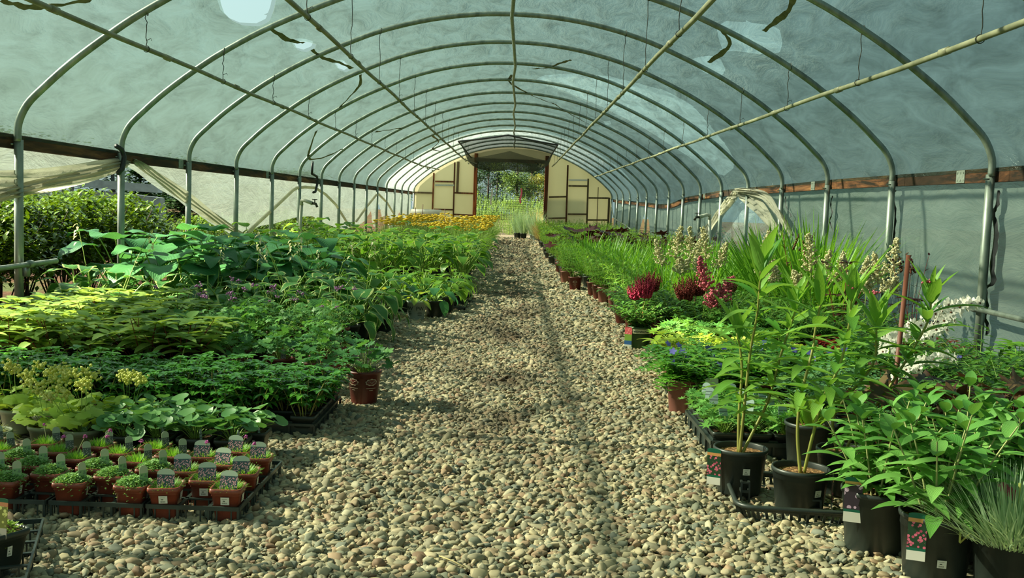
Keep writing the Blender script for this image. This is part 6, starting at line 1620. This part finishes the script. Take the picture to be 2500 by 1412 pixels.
# net screen across the upper left of the doorway
mb = MB(); x0, x1, z0, z1 = xd0 + .1, xd1 - .3, .55, zd; n = 34
for i in range(n + 1):
    x = x0 + (x1 - x0) * i / n; mb.beam((x, Y + .35, z0), (x, Y + .35, z1), .006, .006)
for i in range(26): z = z0 + (z1 - z0) * i / 25; mb.beam((x0, Y + .35, z), (x1, Y + .35, z), .006, .006)
tag(link('door_netting', mb.build('door_netting', M['black_tape'], False)), 'dark square netting hung across the upper doorway', 'net')
for (px, a, b, m, lb) in [(1272, 460, 497, 'plume_pink', 'short pink ribbon hanging in the doorway'), (1200, 462, 500, 'white', 'short white ribbon hanging in the doorway')]:
    p, q = on_y(px, a, Y + .3), on_y(px + 3, b, Y + .3); mb = MB(); mb.grid([[(p.x - .02 + .02 * math.sin(i), p.y, p.z + (q.z - p.z) * i / 6), (p.x + .03 + .02 * math.sin(i), p.y + .01, p.z + (q.z - p.z) * i / 6)] for i in range(7)]); tag(link('ribbon', mb.build('ribbon', M[m])), lb, 'ribbon')
# small skid loader outside left
vx, vy = -7.6, 19.0
M['vbody'] = m_plain('pale_grey_paint', rgb(150, 158, 158), .5, var=.2); M['tyre'] = m_plain('tyre_rubber', rgb(40, 42, 42), .8)
v = thing('skid_loader', 'pale grey skid loader parked outside behind the laurels', 'vehicle', (vx, vy, -.12), .25); v.scale = (.85, .85, .82)
def vp(nm, fn, mt, par=None):
    mb = MB(); fn(mb); return link(nm, mb.build(nm, M[mt], False), par or v)
def body(mb):
    prof = [(-1.2, .45), (1.0, .45), (1.25, .75), (1.2, 1.25), (.2, 1.35), (-.9, 1.30), (-1.3, .9)]
    for s in (-.55, .55): [mb.vert((a, s, b)) for a, b in prof]
    n = len(prof); mb.face(*range(n)); mb.face(*reversed(range(n, 2 * n)))
    for i in range(n): mb.face(i, (i + 1) % n, (i + 1) % n + n, i + n)
vp('body', body, 'vbody')
def cab(mb):
    for x in (-.75, .25):
        for y in (-.48, .48): mb.beam((x, y, 1.25), (x * .85, y, 2.05), .07, .07)
    mb.box((-.22, 0, 2.08), (1.05, 1.05, .07))
    for z in (1.5, 1.75): mb.beam((-.7, -.48, z), (.22, -.48, z), .025, .025)
vp('cab_frame', cab, 'black')
for s in (-.62, .62):
    vp('lift_arm', lambda mb: [mb.beam((1.15, s, 1.45), (-.9, s, 1.55), .09, .18), mb.beam((-.9, s, 1.55), (-1.55, s, .45), .09, .16)], 'vbody')
    for x in (-.65, .6):
        w_ = vp('wheel', lambda mb: mb.tube([(x, s * 1.0 - .11, .38), (x, s * 1.0 + .11, .38)], .38, n=20), 'tyre')
        vp('wheel_rim', lambda mb: mb.tube([(x, s - .125, .38), (x, s + .125, .38)], .19, n=14), 'white', w_)
vp('bucket', lambda mb: [mb.box((-1.75, 0, .25), (.5, 1.4, .06)), mb.box((-1.52, 0, .45), (.06, 1.4, .45))], 'vbody')
# dry straws on the gravel
for k, (a, b, c) in enumerate([((1072, 1358), (1105, 1370), (1140, 1388)), ((1388, 1165), (1405, 1175), (1425, 1178))]):
    mb = MB(); mb.tube([on_z(*a, .022), on_z(*b, .026), on_z(*c, .022)], .0018, n=5); tag(link('straw', mb.build('straw', M['dry'])), 'dry straw lying on the gravel, %s' % ('at the front middle' if k == 0 else 'in the middle of the path'), 'straw')
# ---------------------------------------------------------------- light and camera
w = bpy.data.worlds.new('sky'); sc.world = w; w.use_nodes = True
nt = w.node_tree; nt.nodes.clear()
sk = nt.nodes.new('ShaderNodeTexSky'); sk.sky_type = 'NISHITA'; sk.sun_disc = False; sk.sun_elevation = math.radians(38); sk.sun_rotation = math.radians(-75); sk.air_density = 1.4; sk.dust_density = 3.0
bg = nt.nodes.new('ShaderNodeBackground'); bg.inputs['Strength'].default_value = 0.195
hs = nt.nodes.new('ShaderNodeHueSaturation'); hs.inputs['Saturation'].default_value = .55; nt.links.new(sk.outputs[0], hs.inputs['Color'])
mx = nt.nodes.new('ShaderNodeMix'); mx.data_type = 'RGBA'; mx.blend_type = 'MULTIPLY'; mx.inputs[0].default_value = 1; m2 = nt.nodes.new('ShaderNodeMix'); m2.data_type = 'RGBA'; m2.inputs[0].default_value = .55; nt.links.new(hs.outputs[0], m2.inputs[6]); m2.inputs[7].default_value = (2.7, 3.2, 3.5, 1); nt.links.new(m2.outputs[2], mx.inputs[6]); mx.inputs[7].default_value = (.78, 1.0, .92, 1)
nt.links.new(mx.outputs[2], bg.inputs[0])
ow = nt.nodes.new('ShaderNodeOutputWorld'); nt.links.new(bg.outputs[0], ow.inputs[0])
sun = bpy.data.lights.new('sun', 'SUN'); sun.energy = 26.0; sun.angle = math.radians(1.0); sun.color = (1.0, .88, .68)
so = bpy.data.objects.new('sun', sun); COL.objects.link(so)
so.rotation_euler = V((0.82, -.16, -.58)).to_track_quat('-Z', 'Y').to_euler()
cam = bpy.data.cameras.new('camera'); cam.sensor_width = 36.0; cam.lens = 36.0 * F / 2500.0; cam.clip_end = 300; cam.clip_start = .05
co = bpy.data.objects.new('camera', cam); COL.objects.link(co)
co.matrix_world = Matrix.Translation((0, 0, EYE)) @ Matrix.Rotation(PI / 2 - PITCH, 4, 'X') @ Matrix.Rotation(ROLL, 4, 'Z')
sc.camera = co
vs = sc.view_settings; vs.view_transform = 'Standard'; vs.look = 'None'; vs.gamma = 1.0; vs.exposure = 0.1; vs.use_curve_mapping = False
cy = sc.cycles; cy.max_bounces = 6; cy.diffuse_bounces = 2; cy.glossy_bounces = 2; cy.transmission_bounces = 3; cy.use_adaptive_sampling = True; cy.adaptive_threshold = 0.03; cy.transparent_max_bounces = 12; cy.caustics_reflective = False; cy.caustics_refractive = False; cy.sample_clamp_indirect = 6
